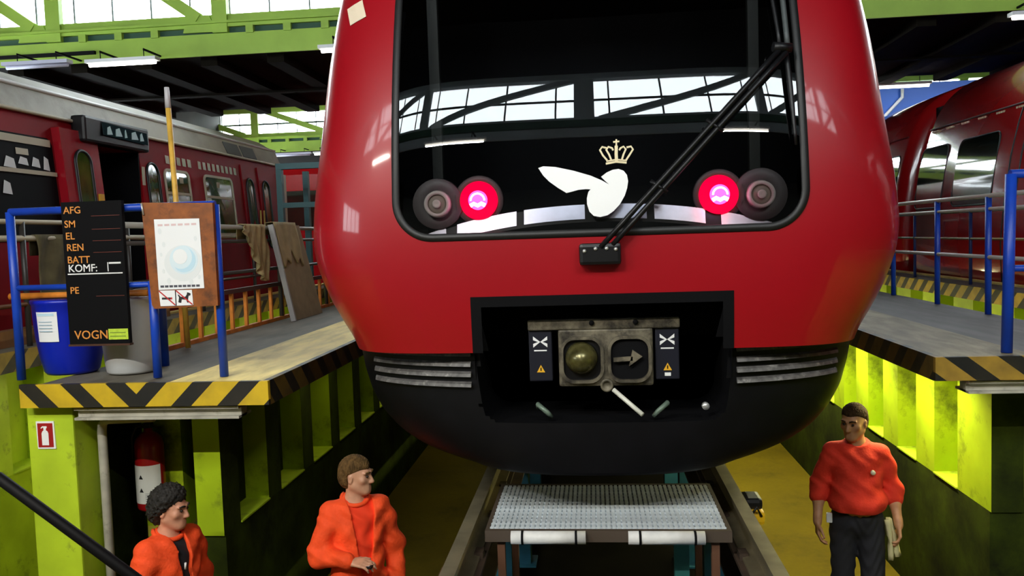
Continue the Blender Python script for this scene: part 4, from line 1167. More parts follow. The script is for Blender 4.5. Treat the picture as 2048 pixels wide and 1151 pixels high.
# barrels and what lies on them
bb = thing('blue_barrel', 'blue plastic barrel with a white label', 'barrel', (-3.47, 5.09, DECK))
MB().lathe([(0.0, 2.206), (0.15, 2.206), (0.165, 2.225), (0.185, 2.32), (0.203, 2.45), (0.212, 2.58), (0.214, 2.66), (0.222, 2.67), (0.222, 2.69), (0.20, 2.695), (0.0, 2.695)], (-3.47, 5.09, 0), 40).build('drum', BLUEPL, bb)
def wrap(cx, cy, r0, r1, z0, z1, a0, a1, m_, parent, name, n=10):
    v = []
    for i in range(n + 1):
        a = math.radians(a0 + (a1 - a0) * i / n)
        v += [(cx + r0 * math.cos(a), cy + r0 * math.sin(a), z0), (cx + r1 * math.cos(a), cy + r1 * math.sin(a), z1)]
    return MB().add(v, [(2 * i, 2 * i + 2, 2 * i + 3, 2 * i + 1) for i in range(n)], 0, True).build(name, m_, parent)
lb = wrap(-3.47, 5.09, 0.2065, 0.2165, 2.43, 2.62, -115, -75, PAPER, bb, 'label')
wrap(-3.47, 5.09, 0.2165, 0.2175, 2.595, 2.612, -112, -80, PAPERBLUE, lb, 'label_header')
for k in range(4): wrap(-3.47, 5.09, 0.215, 0.2155, 2.555 - 0.02 * k, 2.560 - 0.02 * k, -110, -84, mat('label_print', (0.35, 0.5, 0.6), 0.6), lb, 'label_print')
wb = thing('white_barrel', 'white plastic barrel beside the blue one', 'barrel', (-3.04, 5.06, DECK))
MB().lathe([(0.0, 2.206), (0.14, 2.206), (0.152, 2.22), (0.162, 2.30), (0.172, 2.45), (0.178, 2.60), (0.179, 2.66), (0.186, 2.67), (0.186, 2.69), (0.17, 2.695), (0.0, 2.695)], (-3.04, 5.06, 0), 40).build('drum', WHITEPL, wb)
tag(MB().tube([(-3.80, 4.99, 2.718), (-2.86, 4.99, 2.718)], 0.022, 10).build('orange_pole', ORANGE), 'orange pole lying across the tops of both barrels', 'pole')
tag(MB().bbox(-3.52, -3.30, 5.10, 5.22, 2.697, 2.722, 0.006).build('blue_tray', BLUE), 'small blue tray lying on the blue barrel', 'tray')

# side railing with orange lower balusters
sr = thing('side_railing', 'dark railing with orange lower bars along the barrel platform', 'railing', (-3.36, 8, DECK))
DKR = mat('dark_rail', (0.05, 0.045, 0.04), 0.4)
GREYR = mat('grey_rail', (0.30, 0.29, 0.25), 0.4)
MB().tube([(-3.36, 5.5, 3.17), (-3.36, 13.0, 3.17)], 0.022, 10).build('top_rail', GREYR, sr)
MB().tube([(-3.36, 5.5, 3.04), (-3.36, 13.0, 3.04)], 0.018, 10).build('second_rail', DKR, sr)
MB().tube([(-3.36, 5.5, 2.75), (-3.36, 13.0, 2.75)], 0.018, 10).build('mid_rail', DKR, sr)
MB().box(-3.38, -3.34, 5.5, 13.0, 2.56, 2.60).build('lower_rail', mat('dark_maroon_rail', (0.07, 0.015, 0.01), 0.5), sr)
MB().box(-3.38, -3.335, 5.9, 13.0, DECK + 0.001, DECK + 0.035).build('toe_rail', ORANGE, sr)
b0 = None
for k in range(20):
    y = 6.05 + 0.31 * k
    if b0 is None:
        b0 = MB().box(-3.375, -3.345, -0.017, 0.017, DECK + 0.035, 2.56).build('baluster', ORANGE, sr); b0.location = (0, y, 0)
    else: copy_at(b0, sr, (0, y, 0))
for k in range(6):
    y = 5.5 + 1.5 * k
    MB().tube([(-3.36, y, DECK + 0.001), (-3.36, y, 3.17)], 0.022, 10).build('post', DKR, sr)
tag(MB().tube([(-3.24, 6.2, DECK + 0.006), (-3.29, 6.2, 4.10)], 0.021, 10).build('yellow_pole', mat('yellow_wood', (0.72, 0.42, 0.06), 0.5, var=0.2, vscale=10)), 'tall yellow pole standing behind the brown notice board', 'pole')
bpy.data.objects['yellow_pole'].name = 'yellow_pole'
yp = bpy.data.objects['yellow_pole']
MB().tube([(-3.29, 6.2, 4.08), (-3.294, 6.2, 4.24)], [0.023, 0.018], 10).build('pole_tip', mat('pole_tip_grey', (0.6, 0.58, 0.58), 0.4), yp)

def cloth(name, y0, y1, z_top, lens, xf, m_, label, cat='cloth', ny=28, nz=16, xb=None, folds=6):
    """cloth hung over a rail: front drop follows lens(t), short drop behind"""
    v = []; rows_ = []
    for k in range(nz + 1):
        u = k / nz
        row = []
        for i in range(ny + 1):
            t = i / ny
            L_ = lens(t)
            y = y0 + (y1 - y0) * t
            rip = 0.020 * math.sin(t * folds * 2 * math.pi + 1.3 * u * 3) * (0.25 + u) + 0.012 * math.sin(t * folds * 4.7 + u * 9)
            x = xf + 0.032 + rip + 0.02 * u
            row.append((x, y + 0.02 * math.sin(u * 5 + t * 7) * u, z_top + 0.028 - 0.02 * (1 - min(u * 6, 1)) * 0 - L_ * u))
        rows_.append(row)
    top_back = [(xf - 0.032, p[1], z_top + 0.02) for p in rows_[0]]
    back = [(xf - 0.036, p[1], z_top - 0.15) for p in rows_[0]]
    crest = [(xf, p[1], z_top + 0.034) for p in rows_[0]]
    allr = [back, top_back, crest] + rows_
    n = ny + 1
    for r in allr: v += r
    f = [(a * n + i, a * n + i + 1, (a + 1) * n + i + 1, (a + 1) * n + i) for a in range(len(allr) - 1) for i in range(ny)]
    o = MB().add(v, f, 0, True).build(name, m_)
    md = o.modifiers.new('thickness', 'SOLIDIFY'); md.thickness = 0.006
    return tag(o, label, cat)
cloth('beige_cloth', 7.55, 8.10, 3.17, lambda t: 0.06 + 0.50 * math.sin(min(1, t * 1.25) * math.pi / 2) ** 1.3, -3.36, CLOTH, 'beige cloth hanging in folds over the railing by the tan board')

tb = thing('tan_board', 'tan board leaning on the railing with a cloth over its top', 'board', (-3.2, 8.6, DECK))
v = [(-3.12, 8.22, DECK + 0.004), (-3.12, 9.12, DECK + 0.004), (-3.295, 8.98, 3.20), (-3.295, 8.16, 3.20)]
MB().prism(v, (-0.035, 0, 0)).build('panel', CARD, tb)
MB().beam((-3.115, 8.20, DECK + 0.006), (-3.29, 8.14, 3.20), 0.05, 0.03).build('metal_edge', mat('grey_alu', (0.42, 0.42, 0.42), 0.4, metal=0.3), tb)
def cloth2():
    v = []; ny, nz = 18, 12
    for k in range(nz + 1):
        u = k / nz
        for i in range(ny + 1):
            t = i / ny
            L_ = 0.40 + 0.05 * math.sin(t * 9) + 0.05 * math.sin(t * 21)
            z = 3.23 - L_ * u
            xp = -3.12 - 0.175 * (z - DECK) / 1.0
            v.append((xp + 0.016 + 0.006 * math.sin(t * 13 + u * 4), 8.20 + 0.62 * t + 0.10 * u * 0.3, z))
    f = [(k * (ny + 1) + i, k * (ny + 1) + i + 1, (k + 1) * (ny + 1) + i + 1, (k + 1) * (ny + 1) + i) for k in range(nz) for i in range(ny)]
    n0 = len(v)
    for i in range(ny + 1): v.append((-3.375, v[i][1], 3.225))
    for i in range(ny + 1): v.append((-3.385, v[i][1], 3.10))
    f += [(n0 + i, n0 + i + 1, i + 1, i) for i in range(ny)] + [(n0 + ny + 1 + i, n0 + ny + 2 + i, n0 + i + 1, n0 + i) for i in range(ny)]
    o = MB().add(v, f, 0, True).build('draped_cloth', CLOTH)
    md = o.modifiers.new('thickness', 'SOLIDIFY'); md.thickness = 0.005
    tag(o, 'ragged beige cloth draped over the top of the tan board', 'cloth')
cloth2()

# railing of the outer left platform with blankets
orl = thing('outer_railing', 'cream rail with dark posts on the platform of the maroon train', 'railing', (-4.86, 7, DECK))
MB().tube([(-4.86, 3.0, 3.12), (-4.86, 11.8, 3.12)], 0.027, 10).build('top_rail', CREAMTRIM, orl)
MB().tube([(-4.86, 3.0, 3.26), (-4.86, 11.8, 3.26)], 0.022, 10).build('upper_rail', CREAMTRIM, orl)
MB().tube([(-4.86, 3.0, 2.56), (-4.86, 11.8, 2.56)], 0.020, 10).build('mid_rail', mat('brown_rail', (0.16, 0.06, 0.02), 0.5), orl)
for k in range(6): MB().tube([(-4.86, 3.4 + 1.6 * k, DECK + 0.001), (-4.86, 3.4 + 1.6 * k, 3.26)], 0.024, 10).build('post', DKR, orl)
cloth('olive_blanket', 6.72, 7.80, 3.12, lambda t: 0.60 + 0.06 * math.sin(t * 3.1), -4.86, OLIVECLOTH, 'olive blanket hanging on the cream rail behind the black board', 'blanket', folds=4)
cloth('olive_blanket', 5.45, 6.15, 3.12, lambda t: 0.46 + 0.05 * math.sin(t * 5), -4.86, OLIVECLOTH, 'pale olive blanket hanging on the cream rail beside the blue corner post', 'blanket', folds=3)
tag(MB().box(-5.10, -4.98, 5.6, 9.2, 2.201, 2.34).build('wooden_sleeper', mat('brown_timber', (0.20, 0.09, 0.03), 0.7, var=0.3)), 'brown timber lying on the platform of the maroon train', 'timber')

# fire extinguisher, sign, pipe
SGN = thing('extinguisher_sign', 'red sign with a white fire extinguisher symbol on the lime pier', 'sign', (-3.41, 4.70, 1.8))
MB().prism([(-3.468, 4.692, 1.965), (-3.352, 4.692, 1.965), (-3.348, 4.692, 1.795), (-3.464, 4.692, 1.795)], (0, 0.0075, 0)).build('plate', PAPER, SGN)
MB().box(-3.458, -3.360, 4.6895, 4.692, 1.806, 1.954).build('red_field', SIGNRED, SGN)
MB().prism([(x, 4.688, z) for x, z in [(-3.432, 1.818), (-3.388, 1.818), (-3.388, 1.892), (-3.394, 1.905), (-3.402, 1.910), (-3.402, 1.920), (-3.394, 1.930), (-3.398, 1.936), (-3.425, 1.936), (-3.437, 1.925), (-3.433, 1.921), (-3.424, 1.928), (-3.418, 1.926), (-3.418, 1.910), (-3.426, 1.905), (-3.432, 1.892)]], (0, 0.0015, 0)).build('extinguisher_symbol', PAPER, SGN)
tag(MB().tube([(-3.15, 4.86, 0.0), (-3.15, 4.86, 1.86), (-3.145, 4.86, 1.90), (-3.13, 4.86, 1.925), (-3.10, 4.86, 1.935), (-2.80, 4.86, 1.945)], 0.028, 14).build('white_pipe', WHITEBEAM), 'white downpipe with a bend beside the lime pier', 'pipe')
ex = thing('fire_extinguisher', 'red fire extinguisher with a white label hanging on the pier', 'fire extinguisher', (-3.095, 5.30, 1.22))
EXR = mat('extinguisher_red', (0.34, 0.006, 0.008), 0.3, coat=0.3)
MB().lathe([(0.0, 1.225), (0.085, 1.225), (0.093, 1.24), (0.095, 1.27), (0.095, 1.66), (0.085, 1.71), (0.05, 1.745), (0.028, 1.755), (0.028, 1.78), (0.0, 1.78)], (-3.095, 5.295, 0), 32).build('cylinder', EXR, ex)
lab = wrap(-3.095, 5.295, 0.0965, 0.0965, 1.28, 1.54, -150, -20, mat('label_white', (0.72, 0.72, 0.66), 0.5), ex, 'label', 14)
for z in (1.45, 1.36):
    a = math.radians(-100); r = 0.0975
    MB().prism([(-3.095 + r * math.cos(a + d), 5.295 + r * math.sin(a + d), z + e) for d, e in ((-0.16, 0), (0.16, 0), (0.0, 0.03))], (0, -0.001, 0)).build('label_mark', PK, lab)
for k in range(5): wrap(-3.095, 5.295, 0.097, 0.097, 1.30 + 0.012 * k, 1.304 + 0.012 * k, -85, -45, mat('label_grey', (0.3, 0.32, 0.32), 0.6), lab, 'label_print', 4)
MB().bbox(-3.125, -3.065, 5.27, 5.32, 1.78, 1.815, 0.006).beam((-3.10, 5.295, 1.825), (-2.98, 5.27, 1.86), 0.022, 0.008).beam((-3.10, 5.295, 1.795), (-2.99, 5.27, 1.785), 0.022, 0.008).build('valve', BLACKG, ex)
MB().tube([(-3.12, 5.29, 1.80), (-3.17, 5.28, 1.79), (-3.20, 5.27, 1.72), (-3.202, 5.27, 1.55)], 0.012, 8).build('hose', BLACKG, ex)
MB().box(-3.115, -3.075, 5.385, 5.401, 1.6, 1.72).box(-3.115, -3.075, 5.37, 5.401, 1.66, 1.68).build('bracket', BLACKG, ex)

# stair handrail in the foreground
hr = thing('stair_handrail', 'dark sloping stair handrail in front of the lime pier', 'handrail', (-1.8, 2.2, 0))
MB().tube([(-1.815, 2.2, 2.36), (-1.78, 2.2, 2.352), (-0.75, 2.2, 1.585)], 0.0165, 12).build('rail', mat('handrail_black', (0.003, 0.003, 0.004), 0.6, spec=0.15), hr)
MB().tube([(-1.83, 2.2, 0.0), (-1.83, 2.2, 2.06)], 0.024, 12).build('post', BLUE, hr)
MB().tube([(-1.83, 2.2, 2.06), (-1.83, 2.2, 2.345)], 0.019, 12).build('upper_post', MATS['handrail_black'], hr)
MB().lathe([(0.0, -0.02), (0.021, -0.015), (0.022, 0.0), (0.0, 0.012)], (-1.818, 2.2, 2.372), 14).build('end_cap', STEEL, hr)
MB().tube([(-0.78, 2.2, 0.0), (-0.78, 2.2, 1.60)], 0.02, 12).build('post', BLUE, hr)

# ================================================================== RIGHT PLATFORM RAILINGS
rr_ = thing('guard_railing', 'thick blue corner railing at the end of the grey platform', 'railing', (2.42, 5.2, DECK))
MB().tube([(2.415, 5.18, DECK + 0.007), (2.435, 5.18, 3.27)], 0.032, 14).build('post', BLUE, rr_)
MB().tube([(2.43, 5.18, 3.27), (3.33, 5.18, 3.27)], 0.026, 12).build('top_rail', BLUE, rr_)
MB().tube([(2.425, 5.18, 2.71), (3.33, 5.18, 2.71)], 0.020, 12).build('mid_rail', BLUE, rr_)
MB().tube([(3.31, 5.18, DECK + 0.001), (3.31, 5.18, 3.27)], 0.03, 12).build('post', BLUE, rr_)
r2 = thing('side_railing', 'grey rails on blue posts along the grey platform', 'railing', (3.31, 8, DECK))
for k, y in enumerate((7.38, 8.42, 9.60, 10.8, 12.0, 13.2)):
    MB().tube([(3.31, y, DECK + 0.001), (3.31, y, 3.20)], 0.026, 12).build('post', BLUE, r2)
for z, r in ((3.21, 0.020), (3.10, 0.014), (2.69, 0.018)):
    MB().tube([(3.31, 5.3, z), (3.31, 14.0, z)], r, 10).build('rail', mat('pale_grey_rail', (0.48, 0.47, 0.42), 0.35, metal=0.2), r2)
r3 = thing('outer_railing', 'thin dark blue posts with a rail on the platform of the rounded red train', 'railing', (4.70, 9, DECK))
for y in (7.4, 9.1, 10.9, 12.7, 14.4):
    MB().tube([(4.70, y, DECK + 0.001), (4.70, y, 3.12)], 0.02, 10).build('post', mat('dark_blue_paint', (0.008, 0.02, 0.12), 0.5), r3)
MB().tube([(4.70, 6.0, 2.78), (4.70, 14.5, 2.78)], 0.016, 10).build('rail', mat('ochre_rail', (0.42, 0.30, 0.08), 0.4), r3)
MB().tube([(4.70, 6.0, 3.12), (4.70, 14.5, 3.12)], 0.016, 10).build('rail', MATS['pale_grey_rail'], r3)
# ================================================================== BETWEEN THE RAILS
gr = thing('grating_bridge', 'steel grating walkway between the rails with two white foam rolls', 'grating', (-0.01, 4.6, 0))
GX0, GX1, GY0, GY1, GZ = -0.63, 0.61, 4.26, 5.02, 1.455
GM = mat('galvanised_bar', (0.62, 0.68, 0.72), 0.45, metal=0.1, var=0.25, vscale=12)
MB().box(GX0, GX1, GY0 - 0.03, GY0, GZ - 0.06, GZ).build('edge_angle', mat('brown_angle', (0.07, 0.05, 0.035), 0.6), gr)
MB().box(GX0, GX1, GY1, GY1 + 0.03, GZ - 0.06, GZ).build('edge_angle', MATS['brown_angle'], gr)
MB().box(GX0 - 0.02, GX0, GY0 - 0.03, GY1 + 0.03, GZ - 0.06, GZ).build('edge_angle', MATS['brown_angle'], gr)
MB().box(GX1, GX1 + 0.02, GY0 - 0.03, GY1 + 0.03, GZ - 0.06, GZ).build('edge_angle', MATS['brown_angle'], gr)
b0 = None
NB = 46
for k in range(NB):
    x = GX0 + 0.013 + (GX1 - GX0 - 0.026) * k / (NB - 1)
    if b0 is None:
        b0 = MB().box(-0.009, 0.009, GY0, GY1, GZ - 0.035, GZ).build('grating_bar', GM, gr); b0.location = (x, 0, 0)
    else: copy_at(b0, gr, (x, 0, 0))
b0 = None
for k in range(13):
    y = GY0 + 0.03 + (GY1 - GY0 - 0.06) * k / 12
    if b0 is None:
        b0 = MB().box(GX0, GX1, -0.005, 0.005, GZ - 0.02, GZ - 0.001).build('cross_bar', GM, gr); b0.location = (0, y, 0)
    else: copy_at(b0, gr, (0, y, 0))
for a, b in ((-0.51, -0.12), (0.10, 0.49)):
    r_ = MB().tube([(a, GY0 - 0.045, GZ - 0.03), (b, GY0 - 0.045, GZ - 0.03)], 0.034, 16).build('foam_roll', mat('foam_white', (0.72, 0.72, 0.70), 0.6, var=0.12, vscale=15), gr)
    for x in (a + 0.06, b - 0.05):
        MB().tube([(x - 0.006, GY0 - 0.045, GZ - 0.03), (x + 0.006, GY0 - 0.045, GZ - 0.03)], 0.037, 16).build('strap', BLACK, r_)
for x in (GX0 + 0.06, GX1 - 0.06):
    for y in (GY0 + 0.02, GY1 - 0.02):
        MB().beam((x, y, 0.0), (x, y, GZ - 0.06), 0.04, 0.04).build('leg', mat('rust_leg', (0.11, 0.045, 0.02), 0.7), gr)
for x, lab_ in ((-0.50, 'blue jack stand by the rail nearer the orange jackets'), (0.50, 'blue jack stand by the rail nearer the man in dark trousers')):
    j = thing('jack_stand', lab_, 'jack', (x, 4.06, 0), 'blue jack stands between the rails')
    MB().bbox(x - 0.12, x + 0.12, 3.95, 4.17, 0.0, 0.10, 0.01).build('base', mat('jack_blue', (0.02, 0.20, 0.42), 0.45, var=0.2), j)
    MB().bbox(x - 0.07, x + 0.07, 3.99, 4.13, 0.10, 1.14, 0.01).build('column', MATS['jack_blue'], j)
    MB().bbox(x - 0.115, x + 0.115, 3.96, 4.16, 1.14, 1.24, 0.012).build('head', MATS['jack_blue'], j)
tag(MB().box(0.36, 0.44, 4.50, 4.56, 0.0, 1.385).build('teal_column', mat('teal_column_paint', (0.02, 0.13, 0.12), 0.5)), 'dark teal column under the grating walkway', 'column')
tag(MB().prism([(-0.905, 4.10, 1.22), (-0.875, 4.10, 1.22), (-1.02, 4.10, 0.0), (-1.05, 4.10, 0.0)], (0, 0.22, 0)).build('brown_plank', mat('plank_brown', (0.13, 0.06, 0.02), 0.7, var=0.3)), 'brown plank leaning beside the rail', 'plank')
yl = thing('work_lamp', 'yellow and black work lamp clipped beside the rail', 'lamp', (0.85, 4.85, 1.29))
YP = mat('lamp_yellow', (0.72, 0.42, 0.01), 0.4)
MB().bbox(0.795, 0.905, 4.76, 4.92, 1.291, 1.375, 0.025).build('body', YP, yl)
MB().bbox(0.80, 0.90, 4.80, 4.97, 1.37, 1.435, 0.022).build('hood', BLACKG, yl)
MB().tube([(0.82, 4.76, 1.35), (0.85, 4.73, 1.41), (0.88, 4.76, 1.35)], 0.009, 8).build('handle', BLACKG, yl)

# ================================================================== PEOPLE
VX = 0.0065   # grid step of the body surfaces
def sd_cone(P, a, b, r1, r2):
    a = np.array(a, np.float32); b = np.array(b, np.float32)
    ba = b - a; l2 = float(ba @ ba) + 1e-9
    t = np.clip(((P - a) @ ba) / l2, 0, 1)
    d = np.linalg.norm(P - a - t[..., None] * ba, axis=-1)
    return d - (r1 + (r2 - r1) * t)
def sd_ell(P, c, r, R=None):
    q = P - np.array(c, np.float32)
    if R is not None: q = q @ R
    r = np.array(r, np.float32)
    k0 = np.linalg.norm(q / r, axis=-1); k1 = np.linalg.norm(q / (r * r), axis=-1) + 1e-9
    return k0 * (k0 - 1.0) / k1

class Field:
    """smooth union of rounded primitives on a grid, meshed with surface nets"""
    def __init__(s, lo, hi, h=VX):
        s.lo = np.array(lo, np.float32); s.h = h
        s.n = np.ceil((np.array(hi) - s.lo) / h).astype(int) + 1
        s.d = np.full(s.n, 0.5, np.float32)
        s.ax = [s.lo[i] + h * np.arange(s.n[i], dtype=np.float32) for i in range(3)]
    def _sub(s, lo, hi, m=0.07):
        i0 = np.clip(np.floor((np.array(lo) - m - s.lo) / s.h).astype(int), 0, s.n - 1)
        i1 = np.clip(np.ceil((np.array(hi) + m - s.lo) / s.h).astype(int) + 1, 1, s.n)
        sl = tuple(slice(a, b) for a, b in zip(i0, i1))
        P = np.stack(np.meshgrid(*[s.ax[i][sl[i]] for i in range(3)], indexing='ij'), -1)
        return sl, P
    def _mix(s, sl, e, k):
        d = s.d[sl]
        if k <= 0: s.d[sl] = np.minimum(d, e); return
        h = np.clip(0.5 + 0.5 * (d - e) / k, 0, 1)
        s.d[sl] = d * (1 - h) + e * h - k * h * (1 - h)
    def cone(s, a, b, r1, r2, k=0.03):
        r = max(r1, r2)
        sl, P = s._sub(np.minimum(a, b) - r, np.maximum(a, b) + r, 0.03 + k)
        s._mix(sl, sd_cone(P, a, b, r1, r2), k)
    def ell(s, c, r, k=0.03, R=None):
        m = max(r); sl, P = s._sub(np.array(c) - m, np.array(c) + m, 0.03 + k)
        s._mix(sl, sd_ell(P, c, r, R), k)
    def cut_cone(s, a, b, r1, r2, k=0.008):
        r = max(r1, r2); sl, P = s._sub(np.minimum(a, b) - r, np.maximum(a, b) + r, 0.03)
        e = -sd_cone(P, a, b, r1, r2); d = s.d[sl]
        h = np.clip(0.5 - 0.5 * (d - e) / k, 0, 1)
        s.d[sl] = d * (1 - h) + e * h + k * h * (1 - h)
    def grid(s):
        return np.stack(np.meshgrid(*s.ax, indexing='ij'), -1)
    def keep(s, fun):
        """intersect with the half-space(s) fun(P) < 0"""
        s.d = np.maximum(s.d, fun(s.grid()).astype(np.float32))
    def warp(s, fun):
        near = np.abs(s.d) < 0.06
        P = np.stack([s.ax[i][ix] for i, ix in enumerate(np.nonzero(near))], -1)
        s.d[near] += fun(P).astype(np.float32)
    def mesh(s, name, M):
        d = s.d; ins = d < 0
        n = np.array(d.shape)
        c = n - 1
        acc = np.zeros((*c, 3), np.float32); cnt = np.zeros(c, np.float32)
        offs = [(0, 0, 0), (1, 0, 0), (0, 1, 0), (1, 1, 0), (0, 0, 1), (1, 0, 1), (0, 1, 1), (1, 1, 1)]
        def cor(o, A): return A[o[0]:o[0] + c[0], o[1]:o[1] + c[1], o[2]:o[2] + c[2]]
        tot = sum(cor(o, ins).astype(np.int8) for o in offs)
        act = (tot > 0) & (tot < 8)
        idx = np.nonzero(act)
        vals = [cor(o, d)[idx] for o in offs]
        accv = np.zeros((len(idx[0]), 3), np.float32); cn = np.zeros(len(idx[0]), np.float32)
        for i, a in enumerate(offs):
            for j, b in enumerate(offs):
                if j <= i or sum(abs(p - q) for p, q in zip(a, b)) != 1: continue
                x = (vals[i] < 0) != (vals[j] < 0)
                t = np.where(x, vals[i] / np.where(x, vals[i] - vals[j], 1), 0)
                pa = np.array(a, np.float32); pb = np.array(b, np.float32)
                accv += np.where(x[:, None], pa + t[:, None] * (pb - pa), 0); cn += x
        V = (np.stack(idx, -1) + accv / cn[:, None]) * s.h + s.lo
        vid = -np.ones(c, np.int64); vid[idx] = np.arange(len(idx[0]))
        F = []
        for axi in range(3):
            sl0 = [slice(None)] * 3; sl1 = [slice(None)] * 3
            sl0[axi] = slice(0, -1); sl1[axi] = slice(1, None)
            ch = ins[tuple(sl0)] != ins[tuple(sl1)]
            u, w = [q for q in range(3) if q != axi]
            e = np.stack(np.nonzero(ch), -1)
            e = e[(e[:, u] > 0) & (e[:, w] > 0) & (e[:, u] < c[u]) & (e[:, w] < c[w])]
            up = ins[tuple(sl0)][tuple(e.T)]
            def g(du, dw):
                q = e.copy(); q[:, u] += du; q[:, w] += dw
                return vid[tuple(q.T)]
            q = np.stack([g(-1, -1), g(0, -1), g(0, 0), g(-1, 0)], -1)
            flip = up if axi != 1 else ~up
            q[~flip] = q[~flip][:, ::-1]
            F.append(q)
        F = np.concatenate(F)
        F = F[(F >= 0).all(1)]
        # two smoothing passes
        for _ in range(2):
            sm = np.zeros_like(V); ct = np.zeros(len(V))
            for a in range(4):
                p, q = F[:, a], F[:, (a + 1) % 4]
                np.add.at(sm, p, V[q]); np.add.at(ct, p, 1)
                np.add.at(sm, q, V[p]); np.add.at(ct, q, 1)
            V = 0.5 * V + 0.5 * sm / np.maximum(ct, 1)[:, None]
        me = bpy.data.meshes.new(name)
        me.vertices.add(len(V)); me.vertices.foreach_set('co', V.astype(np.float32).ravel())
        me.loops.add(len(F) * 4); me.loops.foreach_set('vertex_index', F.astype(np.int32).ravel())
        me.polygons.add(len(F)); me.polygons.foreach_set('loop_start', np.arange(0, len(F) * 4, 4, dtype=np.int32))
        me.polygons.foreach_set('use_smooth', np.ones(len(F), bool))
        me.update(calc_edges=True)
        me.transform(M)
        return me

def rotm(yaw, pitch=0.0, roll=0.0):
    return np.array((Matrix.Rotation(yaw, 3, 'Z') @ Matrix.Rotation(pitch, 3, 'X') @ Matrix.Rotation(roll, 3, 'Y')), np.float32)

def hand(F, wrist, d, nrm, curl, k=0.006, spread=0.10, thumb_in=0.3):
    """palm + four fingers + thumb; d = pointing direction, nrm = palm normal (towards the palm side)"""
    w = np.array(wrist, float); d = np.array(d, float); d /= np.linalg.norm(d)
    nrm = np.array(nrm, float); nrm -= d * (nrm @ d); nrm /= np.linalg.norm(nrm)
    s = np.cross(d, nrm)                       # across the palm; thumb side = +s
    lens = ((0.040, 0.024, 0.020), (0.046, 0.028, 0.022), (0.043, 0.026, 0.021), (0.034, 0.020, 0.018))
    F.cone(w - d * 0.03, w + d * 0.015, 0.026, 0.024, 0.02)
    for i in range(4):
        o = (0.030 - 0.020 * i)
        base = w + d * 0.012 + s * o * 0.6
        kn = w + d * (0.088 - 0.004 * abs(i - 1)) + s * o * 1.05
        F.cone(base, kn, 0.0135, 0.0115, 0.010)
        p = kn; ang = 0.0
        for j, L_ in enumerate(lens[i]):
            ang += curl * (0.9 if j == 0 else 1.0) * (0.85 + 0.1 * i)
            dd = (d * math.cos(ang) + nrm * math.sin(ang)) + s * (0.045 - 0.03 * i) * spread * 3
            dd /= np.linalg.norm(dd)
            q = p + dd * L_
            F.cone(p, q, 0.0098 - 0.0008 * j, 0.0092 - 0.0010 * j, k)
            p = q
    p = w + d * 0.022 + s * 0.022
    for L_, a, r in ((0.042, 0.75, 0.0135), (0.032, 0.45, 0.0110), (0.026, 0.30, 0.0098)):
        dd = d * math.cos(a) + s * math.sin(a) + nrm * thumb_in
        dd /= np.linalg.norm(dd)
        q = p + dd * L_
        F.cone(p, q, r, r * 0.92, 0.006)
        p = q

